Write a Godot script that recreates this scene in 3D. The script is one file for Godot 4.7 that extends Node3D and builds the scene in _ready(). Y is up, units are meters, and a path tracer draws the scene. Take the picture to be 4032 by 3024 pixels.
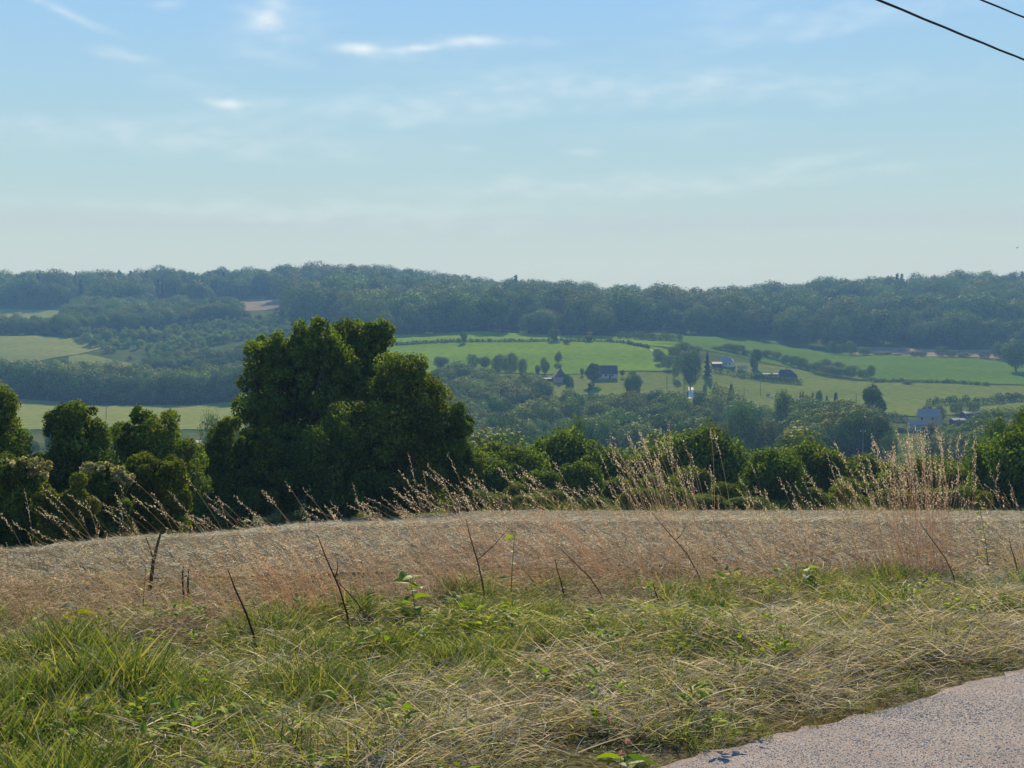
extends Node3D
# Valley in late-afternoon back light, seen from a country road. Bearings are given in units of 1/5855 of the
# tangent from straight ahead (2016 = straight ahead), distances in metres; heights come from the terrain.

const F := 5855.0
const EYE := 1.6
var R := RandomNumberGenerator.new()
var taken := {}
var hill_noise := FastNoiseLite.new()
var fine_noise := FastNoiseLite.new()

# terrain: bearings of the survey lines, distances of the survey rows, and slope readings (1512 = level with the eye)
var KP := [-900.0, 0.0, 700.0, 1400.0, 2016.0, 2700.0, 3400.0, 4032.0, 5000.0]
var KD := [0.0, 6.0, 11.0, 15.0, 30.0, 60.0, 100.0, 140.0, 210.0, 300.0, 420.0, 560.0, 640.0, 720.0, 800.0, 870.0, 1000.0, 1100.0, 1250.0, 1400.0, 1600.0, 1800.0, 2200.0, 2800.0, 3400.0]
var near_heights := [
	[0, 0, 0, 0, 0, 0, 0, 0, 0],
	[0, 0, 0, 0, 0, 0, 0, 0, 0],
	[-0.05, -0.05, -0.04, -0.03, -0.02, -0.02, -0.02, -0.02, -0.02],
	[-0.4, -0.35, -0.3, -0.24, -0.2, -0.18, -0.18, -0.18, -0.18],
	[-2.2, -2.0, -1.75, -1.55, -1.45, -1.42, -1.42, -1.42, -1.42]]
var slope_rows := [
	[2190, 2185, 2125, 2078, 2057, 2055, 2055, 2055, 2055],
	[2170, 2160, 2105, 2050, 2020, 2020, 2020, 2020, 2020],
	[2150, 2150, 2110, 2075, 2050, 2045, 2045, 2045, 2045],
	[2090, 2090, 2085, 2075, 2062, 2060, 2060, 2050, 2050],
	[2030, 2040, 2050, 2060, 2060, 2050, 2000, 1960, 1960],
	[1900, 1900, 1930, 1950, 1950, 1920, 1842, 1840, 1840],
	[1740, 1740, 1760, 1800, 1800, 1780, 1740, 1745, 1745],
	[1690, 1690, 1692, 1720, 1720, 1700, 1692, 1690, 1690],
	[1630, 1630, 1634, 1640, 1630, 1615, 1615, 1610, 1600],
	[1578, 1578, 1590, 1560, 1545, 1543, 1560, 1565, 1555],
	[1535, 1540, 1552, 1490, 1470, 1470, 1500, 1520, 1510],
	[1440, 1440, 1450, 1365, 1347, 1362, 1425, 1455, 1460],
	[1350, 1350, 1360, 1318, 1308, 1325, 1378, 1398, 1400],
	[1300, 1300, 1292, 1265, 1268, 1280, 1310, 1310, 1310],
	[1245, 1245, 1240, 1208, 1236, 1262, 1244, 1232, 1230],
	[1174, 1174, 1176, 1162, 1222, 1252, 1198, 1180, 1172],
	[1168, 1168, 1150, 1134, 1196, 1240, 1186, 1170, 1166],
	[1225, 1220, 1205, 1190, 1230, 1260, 1230, 1220, 1220],
	[1290, 1290, 1290, 1290, 1290, 1290, 1290, 1290, 1290],
	[1400, 1400, 1400, 1400, 1400, 1400, 1400, 1400, 1400]]
var HT := []

func survey() -> void:
	for i in KD.size():
		var row := PackedFloat32Array()
		for c in KP.size():
			row.append(near_heights[i][c] if i < 5 else EYE + (1512.0 - slope_rows[i - 5][c]) / F * KD[i])
		HT.append(row)
	hill_noise.seed = 7
	hill_noise.frequency = 0.006
	hill_noise.fractal_octaves = 3
	fine_noise.seed = 21
	fine_noise.frequency = 0.35

func column_height(c: int, j: int, t: float) -> float:
	var a: float = HT[j][c]
	var b: float = HT[j + 1][c]
	var w: float = KD[j + 1] - KD[j]
	var s: float = (b - a) / w
	var s0: float = s if j == 0 else ((a - HT[j - 1][c]) / (KD[j] - KD[j - 1]) + s) * 0.5
	var s1: float = s if j + 2 >= KD.size() else ((HT[j + 2][c] - b) / (KD[j + 2] - KD[j + 1]) + s) * 0.5
	var t2 := t * t
	var t3 := t2 * t
	return a * (2 * t3 - 3 * t2 + 1) + b * (3 * t2 - 2 * t3) + w * (s0 * (t3 - 2 * t2 + t) + s1 * (t3 - t2))

func ground_y(x: float, z: float) -> float:
	var d := clampf(-z, 0.0, 3390.0)
	if d < 0.5:
		return 0.0
	var c := clampf(x / d * F + 2016.0, KP[0] + 1, KP[-1] - 1)
	var i := 0
	while c > KP[i + 1]:
		i += 1
	var j := 0
	while d > KD[j + 1]:
		j += 1
	var f: float = (c - KP[i]) / (KP[i + 1] - KP[i])
	f = f * f * (3 - 2 * f)
	var t: float = (d - KD[j]) / (KD[j + 1] - KD[j])
	var y := lerpf(column_height(i, j, t), column_height(i + 1, j, t), f)
	y += hill_noise.get_noise_2d(x, z) * 3.0 * smoothstep(150.0, 900.0, d)
	if d > 5.0 and d < 60.0:
		var off := beside_road(x, z)
		y += (fine_noise.get_noise_2d(x, z) * 0.06 + fine_noise.get_noise_2d(x * 3.0, z * 3.0) * 0.05 * smoothstep(16.0, 12.0, d) + 0.05) * smoothstep(0.05, 0.8, off) - 0.02 * (1.0 - smoothstep(-0.1, 0.05, off))
	return y

func at(b: float, d: float) -> Vector3:
	var x := (b - 2016.0) / F * d
	return Vector3(x, ground_y(x, -d), -d)

# ---------- naming ----------
func numbered(n: String) -> String:
	if not taken.has(n):
		taken[n] = 0
		return n
	taken[n] += 1
	return "%s_%03d" % [n, taken[n]]

func tag(o: Node3D, label: String, category: String, group := "", kind := "") -> Node3D:
	o.set_meta("label", label)
	if category:
		o.set_meta("category", category)
	if group:
		o.set_meta("group", group)
	if kind:
		o.set_meta("kind", kind)
	return o

func thing(called: String, label: String, category: String, pos: Vector3, turn := 0.0, group := "") -> Node3D:
	var o := Node3D.new()
	o.name = numbered(called)
	add_child(o)
	o.position = pos
	o.rotation.y = turn
	return tag(o, label, category, group)

func part(called: String, m: Mesh, mat: Material, parent: Node3D) -> MeshInstance3D:
	var o := MeshInstance3D.new()
	o.name = called
	o.mesh = m
	if mat:
		o.material_override = mat
	parent.add_child(o, true)
	return o

func structure(called: String, m: Mesh, mat: Material, label: String) -> MeshInstance3D:
	var o := MeshInstance3D.new()
	o.name = numbered(called)
	o.mesh = m
	o.material_override = mat
	add_child(o)
	tag(o, label, "", "", "structure")
	return o

func scatter(called: String, m: Mesh, mat: Material, places: Array, tints: PackedColorArray, parent: Node3D = self) -> MultiMeshInstance3D:
	var mm := MultiMesh.new()
	mm.transform_format = MultiMesh.TRANSFORM_3D
	mm.use_colors = tints.size() > 0
	mm.mesh = m
	mm.instance_count = places.size()
	for i in places.size():
		mm.set_instance_transform(i, places[i])
		if tints.size():
			mm.set_instance_color(i, tints[i])
	var o := MultiMeshInstance3D.new()
	o.name = numbered(called) if parent == self else called
	o.multimesh = mm
	o.material_override = mat
	parent.add_child(o, true)
	o.set_meta("kind", "stuff")
	return o

# ---------- materials ----------
func lin(r: float, g: float, b: float) -> Color:
	return Color(r, g, b).linear_to_srgb()

func plain(r: float, g: float, b: float, rough := 0.85, metal := 0.0) -> StandardMaterial3D:
	var m := StandardMaterial3D.new()
	m.albedo_color = lin(r, g, b)
	m.roughness = rough
	m.metallic = metal
	m.metallic_specular = 0.5 if rough < 0.3 else 0.15
	return m

func noise_texture(sd: int, freq: float, ramp: Array, octaves := 4, type := FastNoiseLite.TYPE_SIMPLEX_SMOOTH, size := 512) -> NoiseTexture2D:
	var n := FastNoiseLite.new()
	n.seed = sd
	n.frequency = freq
	n.noise_type = type
	n.fractal_octaves = octaves
	var t := NoiseTexture2D.new()
	t.width = size
	t.height = size
	t.seamless = true
	t.noise = n
	if ramp.size():
		var g := Gradient.new()
		var offs := PackedFloat32Array()
		var cols := PackedColorArray()
		for k in ramp:
			offs.append(k[0])
			cols.append(lin(k[1], k[2], k[3]))
		g.offsets = offs
		g.colors = cols
		t.color_ramp = g
	return t

func earth(tex: Texture2D, metres: float, detail: Texture2D = null, detail_metres := 1.0) -> StandardMaterial3D:
	var m := StandardMaterial3D.new()
	m.albedo_texture = tex
	m.uv1_triplanar = true
	m.uv1_world_triplanar = true
	m.uv1_scale = Vector3.ONE / metres
	m.roughness = 1.0
	m.metallic_specular = 0.0
	if detail:
		m.detail_enabled = true
		m.detail_albedo = detail
		m.detail_blend_mode = BaseMaterial3D.BLEND_MODE_MUL
		m.detail_uv_layer = BaseMaterial3D.DETAIL_UV_2
		m.uv2_triplanar = true
		m.uv2_world_triplanar = true
		m.uv2_scale = Vector3.ONE / detail_metres
	return m

func leaf(tint: Color, through: Color, rough := 0.8, spec := 0.15) -> StandardMaterial3D:
	var m := StandardMaterial3D.new()
	m.albedo_color = tint.linear_to_srgb()
	m.vertex_color_use_as_albedo = true
	m.roughness = rough
	m.metallic_specular = spec
	m.backlight_enabled = true
	m.backlight = through.linear_to_srgb()
	m.cull_mode = BaseMaterial3D.CULL_DISABLED
	return m

# ---------- shapes ----------
class Bag:
	var p := PackedVector3Array()
	var n := PackedVector3Array()
	var c := PackedColorArray()
	var i := PackedInt32Array()
	func tri(a: Vector3, b: Vector3, d: Vector3, nn: Vector3, col: Color) -> void:
		var k := p.size()
		p.append(a); p.append(b); p.append(d)
		n.append(nn); n.append(nn); n.append(nn)
		c.append(col); c.append(col); c.append(col)
		i.append(k); i.append(k + 1); i.append(k + 2)
	func quad(a: Vector3, b: Vector3, d: Vector3, e: Vector3, nn: Vector3, col: Color) -> void:
		var k := p.size()
		p.append(a); p.append(b); p.append(d); p.append(e)
		for q in 4:
			n.append(nn)
			c.append(col)
		i.append(k); i.append(k + 1); i.append(k + 2); i.append(k); i.append(k + 2); i.append(k + 3)
	func flat(a: Vector3, b: Vector3, d: Vector3, e: Vector3, col := Color.WHITE) -> void:
		quad(a, b, d, e, (d - a).cross(b - a).normalized(), col)
	func box(lo: Vector3, hi: Vector3, col := Color.WHITE) -> void:
		var q := []
		for k in 8:
			q.append(Vector3(hi.x if k & 1 else lo.x, hi.y if k & 2 else lo.y, hi.z if k & 4 else lo.z))
		for f in [[4, 6, 7, 5], [1, 3, 2, 0], [5, 7, 3, 1], [0, 2, 6, 4], [6, 2, 3, 7], [0, 4, 5, 1]]:
			flat(q[f[0]], q[f[1]], q[f[2]], q[f[3]], col)
	func tube(pts: Array, radii: Array, sides := 6, col := Color.WHITE) -> void:
		var start := p.size()
		for k in pts.size():
			var dir: Vector3 = ((pts[mini(k + 1, pts.size() - 1)] - pts[maxi(k - 1, 0)]) as Vector3).normalized()
			var a := dir.cross(Vector3(0.31, 0.2, 0.93)).normalized()
			var b := dir.cross(a)
			for s in sides:
				var g := TAU * s / sides
				var o := a * cos(g) + b * sin(g)
				p.append(pts[k] + o * radii[k])
				n.append(o)
				c.append(col)
		for k in pts.size() - 1:
			for s in sides:
				var a0 := start + k * sides + s
				var a1 := start + k * sides + (s + 1) % sides
				for v in [a0, a0 + sides, a1, a1, a0 + sides, a1 + sides]:
					i.append(v)
	func mesh() -> ArrayMesh:
		var arr := []
		arr.resize(Mesh.ARRAY_MAX)
		arr[Mesh.ARRAY_VERTEX] = p
		arr[Mesh.ARRAY_NORMAL] = n
		arr[Mesh.ARRAY_COLOR] = c
		arr[Mesh.ARRAY_INDEX] = i
		var m := ArrayMesh.new()
		m.add_surface_from_arrays(Mesh.PRIMITIVE_TRIANGLES, arr)
		return m

func unit() -> Vector3:
	var z := R.randf_range(-1, 1)
	var a := R.randf() * TAU
	var s := sqrt(1 - z * z)
	return Vector3(s * cos(a), z, s * sin(a))

func shade(c: Color, k: float) -> Color:
	return Color(c.r * k, c.g * k, c.b * k)

# lobes: [centre, radius]; leaves sit on and just under the skins of the lobes, with strays beyond them
func crown(sd: int, lobes: Array, count: int, size: float, cols: Array, ragged := 0.75, skin := 0.4, stray := 0.12, smooth_by := 0.5) -> ArrayMesh:
	R.seed = sd
	var bag := Bag.new()
	var acc := PackedFloat32Array()
	var ctrs := PackedVector3Array()
	var inner := PackedFloat32Array()
	var total := 0.0
	var tint := []
	for l in lobes:
		total += l[1] * l[1]
		acc.append(total)
		ctrs.append(l[0])
		inner.append(l[1] * l[1] * 0.42)
		tint.append(R.randf_range(0.68, 1.32))
	var made := 0
	var tries := 0
	var last := lobes.size() - 1
	while made < count and tries < count * 5:
		tries += 1
		var w := mini(acc.bsearch(R.randf() * total), last)
		var dir := unit()
		var q := R.randf()
		var rad: float = lobes[w][1]
		var far := 1.04 - skin * q * q + R.randf_range(-0.1, 0.1)
		if R.randf() < stray:
			far = R.randf_range(1.0, 1.38)
		var p := ctrs[w] + dir * rad * far
		var deep := false
		for m in ctrs.size():
			if p.distance_squared_to(ctrs[m]) < inner[m]:
				deep = true
				break
		if deep and R.randf() < 0.84:
			continue
		made += 1
		var nn := (dir + unit() * ragged).normalized()
		if nn.dot(dir) < 0:
			nn = -nn
		var t := nn.cross(unit()).normalized()
		var b := nn.cross(t)
		var s := size * R.randf_range(0.6, 1.35)
		var col: Color = cols[R.randi() % cols.size()]
		col = shade(col, tint[w] * R.randf_range(0.75, 1.25))
		var bend := nn * s * 0.12
		bag.quad(p - t * s * 0.5 - bend, p + b * s * 0.34, p + t * s * 0.5 - bend, p - b * s * 0.34, (nn * 0.75 + dir * smooth_by).normalized(), col)
	return bag.mesh()

func blob(sd: int, w: float, h: float, base: float, n: int, frac: float) -> Array:
	R.seed = sd * 13 + 5
	var out := [[Vector3(0, base + h * 0.5, 0), w * 0.3]]
	for k in n:
		var dir := unit()
		dir.y = dir.y * 0.9 + 0.1
		var f := R.randf_range(0.5, 0.78)
		var r := w * 0.5 * frac * R.randf_range(0.6, 1.35)
		out.append([Vector3(dir.x * w * 0.5 * f, base + h * 0.5 + dir.y * h * 0.5 * f, dir.z * w * 0.5 * f), r])
	return out

func conifer(sd: int, count: int, size: float, cols: Array) -> ArrayMesh:
	R.seed = sd
	var bag := Bag.new()
	for k in count:
		var f := pow(R.randf(), 0.6)
		var y := 10.0 - f * 9.0
		var tier := 0.7 + 0.3 * sin(f * 34.0)
		var r := (0.15 + f * 2.1) * tier * R.randf_range(0.5, 1.1)
		var a := R.randf() * TAU
		var dir := Vector3(cos(a), -0.25, sin(a))
		var p := Vector3(cos(a) * r, y - r * 0.2, sin(a) * r)
		var nn := (Vector3(cos(a), 0.8, sin(a)) + unit() * 0.6).normalized()
		var t := (dir + unit() * 0.3).normalized()
		var b := nn.cross(t).normalized()
		nn = t.cross(b)
		var s := size * R.randf_range(0.7, 1.3)
		bag.quad(p - t * s * 0.5, p + b * s * 0.25, p + t * s * 0.6, p - b * s * 0.25, nn, shade(cols[R.randi() % cols.size()], R.randf_range(0.7, 1.2)))
	return bag.mesh()

func trunk_mesh(sd: int, h: float, r: float, lobes: Array, most: int) -> ArrayMesh:
	R.seed = sd
	var bag := Bag.new()
	var fork := h * 0.42
	bag.tube([Vector3(0, -0.4, 0), Vector3(0, 0.15, 0), Vector3(r * 0.4, fork * 0.5, 0), Vector3(0, fork, r * 0.3), Vector3(r * 0.3, h * 0.75, 0)], [r * 1.5, r * 1.1, r * 0.85, r * 0.7, r * 0.15], 7)
	var step := maxi(1, lobes.size() / most)
	for k in range(1, lobes.size(), step):
		var e: Vector3 = lobes[k][0]
		var s := Vector3(0, minf(fork * R.randf_range(0.8, 1.35), e.y * 0.8), 0)
		var mid := s.lerp(e, 0.5) + Vector3(e.x, -absf(e.y - s.y) * 0.5, e.z) * 0.12 + unit() * r
		bag.tube([s, mid, mid.lerp(e, 0.6) + unit() * r * 0.6, e], [r * 0.45, r * 0.3, r * 0.17, r * 0.05], 5)
	return bag.mesh()

# ---------- sky ----------
func sky_picture() -> ImageTexture:
	var w := 4096
	var h := 2048
	var im := Image.create(w, h, false, Image.FORMAT_RGB8)
	# colour of clear air by height above the horizon, in degrees
	var stops := [[-90.0, 0.42, 0.44, 0.42], [-2.0, 0.62, 0.64, 0.6], [0.0, 0.875, 0.86, 0.74], [3.5, 0.875, 0.865, 0.755], [5.5, 0.815, 0.855, 0.79], [8.0, 0.74, 0.84, 0.835], [11.0, 0.675, 0.815, 0.88], [14.5, 0.62, 0.785, 0.925], [25.0, 0.50, 0.68, 0.88], [50.0, 0.34, 0.54, 0.80], [90.0, 0.27, 0.46, 0.74]]
	var warp := FastNoiseLite.new()
	warp.seed = 4
	warp.frequency = 0.02
	warp.fractal_octaves = 4
	var rows := []
	for y in h:
		var e := 90.0 - (y + 0.5) * 180.0 / h
		var k := 0
		while k < stops.size() - 2 and e > stops[k + 1][0]:
			k += 1
		var t: float = clampf((e - stops[k][0]) / (stops[k + 1][0] - stops[k][0]), 0, 1)
		var c := Color(lerpf(stops[k][1], stops[k + 1][1], t), lerpf(stops[k][2], stops[k + 1][2], t), lerpf(stops[k][3], stops[k + 1][3], t))
		rows.append(c)
		im.fill_rect(Rect2i(0, y, w, 1), c)
	# thin streaks of cirrus: [bearing degrees, height degrees, half length, half thickness, tilt, strength]
	var wisps := [[-9.35, 14.0, 0.9, 0.9, 0.0, 0.42], [-9.2, 13.2, 2.2, 1.2, 0.2, 0.16], [-3.0, 10.6, 9.0, 0.8, 0.05, 0.22], [7.0, 11.4, 10.0, 0.7, -0.04, 0.2], [12.0, 13.4, 6.0, 0.6, 0.1, 0.2], [-13.0, 9.2, 8.0, 0.7, -0.03, 0.2], [4.0, 7.6, 9.0, 0.5, 0.02, 0.2], [-8.0, 6.6, 10.0, 0.5, 0.0, 0.18], [-5.8, 12.6, 0.9, 0.22, -0.12, 0.55], [-4.0, 12.75, 2.2, 0.17, 0.07, 0.5], [-1.5, 13.05, 1.15, 0.22, 0.0, 0.62], [-3.6, 12.75, 3.2, 0.5, 0.06, 0.14], [-10.75, 10.55, 0.9, 0.2, -0.1, 0.5], [-12.3, 11.2, 2.6, 0.6, -0.3, 0.1], [-14.7, 12.1, 1.1, 0.25, -0.1, 0.28], [-16.9, 13.6, 1.9, 0.2, -0.38, 0.3], [-13.1, 14.0, 0.5, 0.2, 0.0, 0.3], [-8.8, 12.2, 1.6, 0.35, -0.15, 0.1],
		[11.7, 8.45, 1.9, 0.22, 0.1, 0.26], [9.9, 8.15, 1.8, 0.3, -0.03, 0.14], [2.7, 8.9, 0.7, 0.17, 0.0, 0.2], [0.8, 13.0, 1.5, 0.3, -0.05, 0.12], [8.5, 14.2, 3.0, 0.7, 0.1, 0.1], [6.0, 9.6, 4.5, 0.5, 0.02, 0.08], [-2.0, 9.1, 1.0, 0.16, -0.03, 0.14], [15.0, 8.1, 2.6, 0.2, 0.05, 0.1], [-3.0, 6.0, 7.0, 0.35, 0.0, 0.06], [5.0, 4.6, 8.0, 0.4, 0.01, 0.06], [12.0, 5.6, 6.0, 0.35, 0.0, 0.05]]
	R.seed = 99
	for k in 90:
		var az := R.randf_range(22.0, 338.0)
		wisps.append([az if az < 180.0 else az - 360.0, R.randf_range(6.0, 60.0), R.randf_range(0.8, 6.0), R.randf_range(0.2, 1.2), R.randf_range(-0.3, 0.2), R.randf_range(0.08, 0.5)])
	for k in 20:
		wisps.append([R.randf_range(-22.0, 22.0), R.randf_range(17.0, 60.0), R.randf_range(0.8, 6.0), R.randf_range(0.2, 1.2), R.randf_range(-0.3, 0.2), R.randf_range(0.08, 0.5)])
	var ppd := w / 360.0
	for s in wisps:
		var cx: float = s[0] * ppd
		var cy: float = h * 0.5 - s[1] * ppd
		var lx: float = s[2] * ppd * 2.2
		var ly: float = s[3] * ppd * 2.2 + absf(s[4]) * lx
		for y in range(int(cy - ly), int(cy + ly) + 1):
			for x in range(int(cx - lx), int(cx + lx) + 1):
				if y < 0 or y > h * 0.5:
					continue
				var ax := (x - cx) / ppd
				var ay: float = (cy - y) / ppd - ax * s[4]
				ay += warp.get_noise_2d(x * 1.2, y * 3.0) * s[3] * 0.8
				var g: float = exp(-pow(ax / s[2], 2.0) * 1.2 - pow(ay / s[3], 2.0) * 1.6)
				g *= clampf(0.9 + warp.get_noise_2d(x * 2.2 + 500.0, y * 7.0) * 0.9, 0.3, 1.5) * s[5] * 1.25
				if g < 0.004:
					continue
				var xx := posmod(x, w)
				var c := im.get_pixel(xx, y)
				im.set_pixel(xx, y, c.lerp(Color(0.985, 0.985, 0.97), clampf(g, 0, 0.95)))
	return ImageTexture.create_from_image(im)

func grid_mesh(rows: Array) -> ArrayMesh:
	# rows of equally many points, nearest row first, points from left to right
	var bag := Bag.new()
	var w: int = rows[0].size()
	for j in rows.size():
		for k in w:
			bag.p.append(rows[j][k])
			var dx: Vector3 = rows[j][mini(k + 1, w - 1)] - rows[j][maxi(k - 1, 0)]
			var dz: Vector3 = rows[mini(j + 1, rows.size() - 1)][k] - rows[maxi(j - 1, 0)][k]
			var nn := dx.cross(dz).normalized()
			bag.n.append(nn if nn.y > 0 else -nn)
			bag.c.append(Color.WHITE)
	for j in rows.size() - 1:
		for k in w - 1:
			var a := j * w + k
			for v in [a, a + w, a + 1, a + 1, a + w, a + w + 1]:
				bag.i.append(v)
	return bag.mesh()

# a sheet of ground between two distances: control lines [bearing, near distance, far distance]
func sheet(lines: Array, cols: int, depth: int, lift: float, wobble := 0.0) -> ArrayMesh:
	var rows := []
	for j in depth + 1:
		var row := PackedVector3Array()
		for k in cols + 1:
			var f := float(k) / cols * (lines.size() - 1)
			var a := mini(int(f), lines.size() - 2)
			var t := f - a
			var b: float = lerpf(lines[a][0], lines[a + 1][0], t)
			var dn: float = lerpf(lines[a][1], lines[a + 1][1], t)
			var df: float = lerpf(lines[a][2], lines[a + 1][2], t)
			var edge := hill_noise.get_noise_2d(b * 0.35, 40.0) * wobble
			var p := at(b, lerpf(dn + edge, df + edge * 0.6, float(j) / depth))
			p.y += lift
			row.append(p)
		rows.append(row)
	return grid_mesh(rows)

func _ready() -> void:
	survey()
	# camera
	var cam := Camera3D.new()
	cam.name = "camera"
	cam.fov = rad_to_deg(2.0 * atan(1512.0 / F))
	cam.near = 0.05
	cam.far = 9000.0
	add_child(cam)
	cam.position = Vector3(0, EYE, 0)
	cam.current = true
	# sky and air
	var env := Environment.new()
	env.background_mode = Environment.BG_SKY
	var sky := Sky.new()
	var pan := PanoramaSkyMaterial.new()
	pan.panorama = sky_picture()
	pan.energy_multiplier = 0.465
	sky.sky_material = pan
	env.sky = sky
	env.tonemap_mode = Environment.TONE_MAPPER_LINEAR
	env.tonemap_exposure = 2.3
	env.sdfgi_enabled = true
	env.ssao_enabled = true
	env.ssil_enabled = true
	env.fog_enabled = true
	env.fog_density = 0.0002
	env.fog_light_color = lin(0.25, 0.53, 0.95)
	var we := WorldEnvironment.new()
	we.name = "world_environment"
	we.environment = env
	add_child(we)
	# sun: ahead of the viewer, a little to the right, about thirty degrees up
	var sun := DirectionalLight3D.new()
	sun.name = "sun"
	sun.light_energy = 1.6
	sun.light_color = Color(1.0, 0.92, 0.78)
	sun.light_angular_distance = 0.5
	sun.shadow_enabled = true
	add_child(sun)
	sun.rotation_degrees = Vector3(-31.0, 180.0 - 4.0, 0)
	land()
	woods()
	valley_trees()
	hedgerow()
	buildings()
	small_far_things()
	verge()
	foreground_plants()
	cables()

# ---------- terrain, fields, road ----------
var road_a := Vector3(0.67, 0, -6.2)
var road_dir := Vector3(2.16, 0, -2.03).normalized()
func beside_road(x: float, z: float) -> float:
	# metres beyond the road's far edge; negative on the road
	var n := Vector3(-road_dir.z, 0, road_dir.x)
	var s := (Vector3(x, 0, z) - road_a).dot(n)
	return -s

func land() -> void:
	var rows := []
	var radii := []
	var r := 0.0
	while r < 3300.0:
		radii.append(r)
		r += 1.0 if r < 20 else 2.5 if r < 120 else 6.0 if r < 640 else 5.0 if r < 1150 else 12.0 if r < 1900 else 90.0
	var angles := []
	var a := -180.0
	while a <= 180.01:
		angles.append(a)
		a += 0.2 if absf(a + 0.1) < 25.0 else 5.0
	for rr in radii:
		var row := PackedVector3Array()
		for g in angles:
			var x: float = sin(deg_to_rad(g)) * rr
			var z: float = -cos(deg_to_rad(g)) * rr
			var y := ground_y(x, z)
			if rr < 130:
				y -= 0.03 + 0.06 * smoothstep(0.0, 8.0, rr)
			row.append(Vector3(x, y, z))
		rows.append(row)
	var grass := noise_texture(3, 0.012, [[0.25, 0.05, 0.075, 0.018], [0.5, 0.07, 0.095, 0.025], [0.75, 0.1, 0.112, 0.035]], 5)
	var patchy := noise_texture(5, 0.02, [[0.2, 0.6, 0.6, 0.6], [0.8, 1, 1, 1]], 5)
	structure("terrain", grid_mesh(rows), earth(grass, 180.0, patchy, 37.0), "rolling valley floor and hillsides under rough grass")

	# fields: [label, control lines, lift, ramp, wobble]
	var pale := [[0.2, 0.135, 0.165, 0.04], [0.5, 0.165, 0.19, 0.05], [0.8, 0.195, 0.205, 0.06]]
	var vivid := [[0.2, 0.1, 0.17, 0.012], [0.5, 0.125, 0.2, 0.014], [0.8, 0.155, 0.22, 0.02]]
	var deep := [[0.2, 0.062, 0.118, 0.012], [0.5, 0.078, 0.136, 0.014], [0.8, 0.102, 0.15, 0.018]]
	var olive := [[0.2, 0.09, 0.13, 0.022], [0.5, 0.12, 0.15, 0.03], [0.8, 0.15, 0.165, 0.042]]
	var tan_soil := [[0.2, 0.19, 0.145, 0.09], [0.5, 0.23, 0.175, 0.11], [0.8, 0.27, 0.205, 0.13]]
	var fields := [
		["meadow", "pale green mown field below the dark tree belt on the left", [[-300, 640, 805], [100, 640, 808], [500, 640, 798], [960, 640, 785]], pale, 3.0],
		["meadow", "sloping pale meadow on the left hillside between thickets", [[-200, 1005, 1150], [150, 1010, 1150], [300, 1040, 1140], [400, 1090, 1125]], pale, 9.0],
		["meadow", "small clearing among the bushes low on the left hillside", [[270, 1000, 1030], [340, 985, 1045], [450, 985, 1030], [560, 1000, 1020]], pale, 6.0],
		["meadow", "second small clearing among the bushes low on the left hillside", [[380, 940, 962], [470, 930, 968], [540, 940, 960]], pale, 5.0],
		["meadow", "small pale field under the ridge wood at the far left", [[-200, 1340, 1470], [90, 1345, 1465], [240, 1385, 1450]], pale, 6.0],
		["meadow", "pinkish tan stubble field high between the two woods", [[900, 1440, 1530], [980, 1415, 1545], [1120, 1415, 1545], [1190, 1430, 1540]], tan_soil, 5.0],
		["meadow", "bright green pasture behind the timber-framed house", [[1500, 868, 1005], [1800, 872, 1004], [2100, 872, 1002], [2350, 872, 1000], [2550, 872, 985], [2660, 872, 950]], vivid, 3.0],
		["meadow", "strip of bright pasture above the field hedge", [[1450, 1011, 1085], [1800, 1010, 1085], [2350, 1006, 1085], [2500, 996, 1080], [2680, 972, 1045]], vivid, 4.0],
		["meadow", "yellowing garden meadow around the timber-framed house", [[1900, 742, 868], [2100, 748, 868], [2400, 752, 868], [2690, 770, 868]], olive, 3.0],
		["meadow", "olive paddock with pollard trees below the long dark hedge", [[2700, 735, 900], [2900, 730, 925], [3100, 725, 930], [3300, 715, 915], [3440, 705, 890]], olive, 4.0],
		["meadow", "deep green meadow below the right-hand wood", [[2560, 1010, 1130], [2700, 985, 1125], [3000, 950, 1110], [3250, 915, 1090], [3500, 880, 1066], [3800, 865, 1064], [4300, 850, 1062]], deep, 4.0],
		["meadow", "bare tan field behind the hedge below the right-hand wood", [[3340, 1072, 1132], [3600, 1069, 1134], [3950, 1069, 1130]], tan_soil, 3.0],
		["meadow", "olive meadow above the stone house at the right", [[3400, 700, 872], [3600, 690, 860], [3800, 690, 850], [4300, 690, 845]], olive, 4.0],
		["meadow", "small sunlit clearing seen over the hedge at the right", [[3240, 395, 425], [3350, 390, 432], [3500, 392, 428]], vivid, 2.0],
	]
	var k := 0
	for f in fields:
		k += 1
		var mat := earth(noise_texture(30 + k, 0.02, f[3], 5), 70.0, noise_texture(50 + k % 2, 0.06, [[0.2, 0.8, 0.8, 0.8], [0.8, 1, 1, 1]], 4, FastNoiseLite.TYPE_SIMPLEX_SMOOTH, 256), 11.0)
		structure(f[0], sheet(f[2], 90, 26, 0.35, f[4]), mat, f[1])

	# stubble field beyond the verge
	var soil := noise_texture(61, 0.03, [[0.15, 0.13, 0.117, 0.085], [0.4, 0.28, 0.262, 0.2], [0.62, 0.38, 0.36, 0.28], [0.85, 0.5, 0.48, 0.385]], 5, FastNoiseLite.TYPE_SIMPLEX_SMOOTH, 1024)
	var soil2 := noise_texture(62, 0.05, [[0.2, 0.68, 0.64, 0.62], [0.8, 1, 1, 1]], 4)
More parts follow.
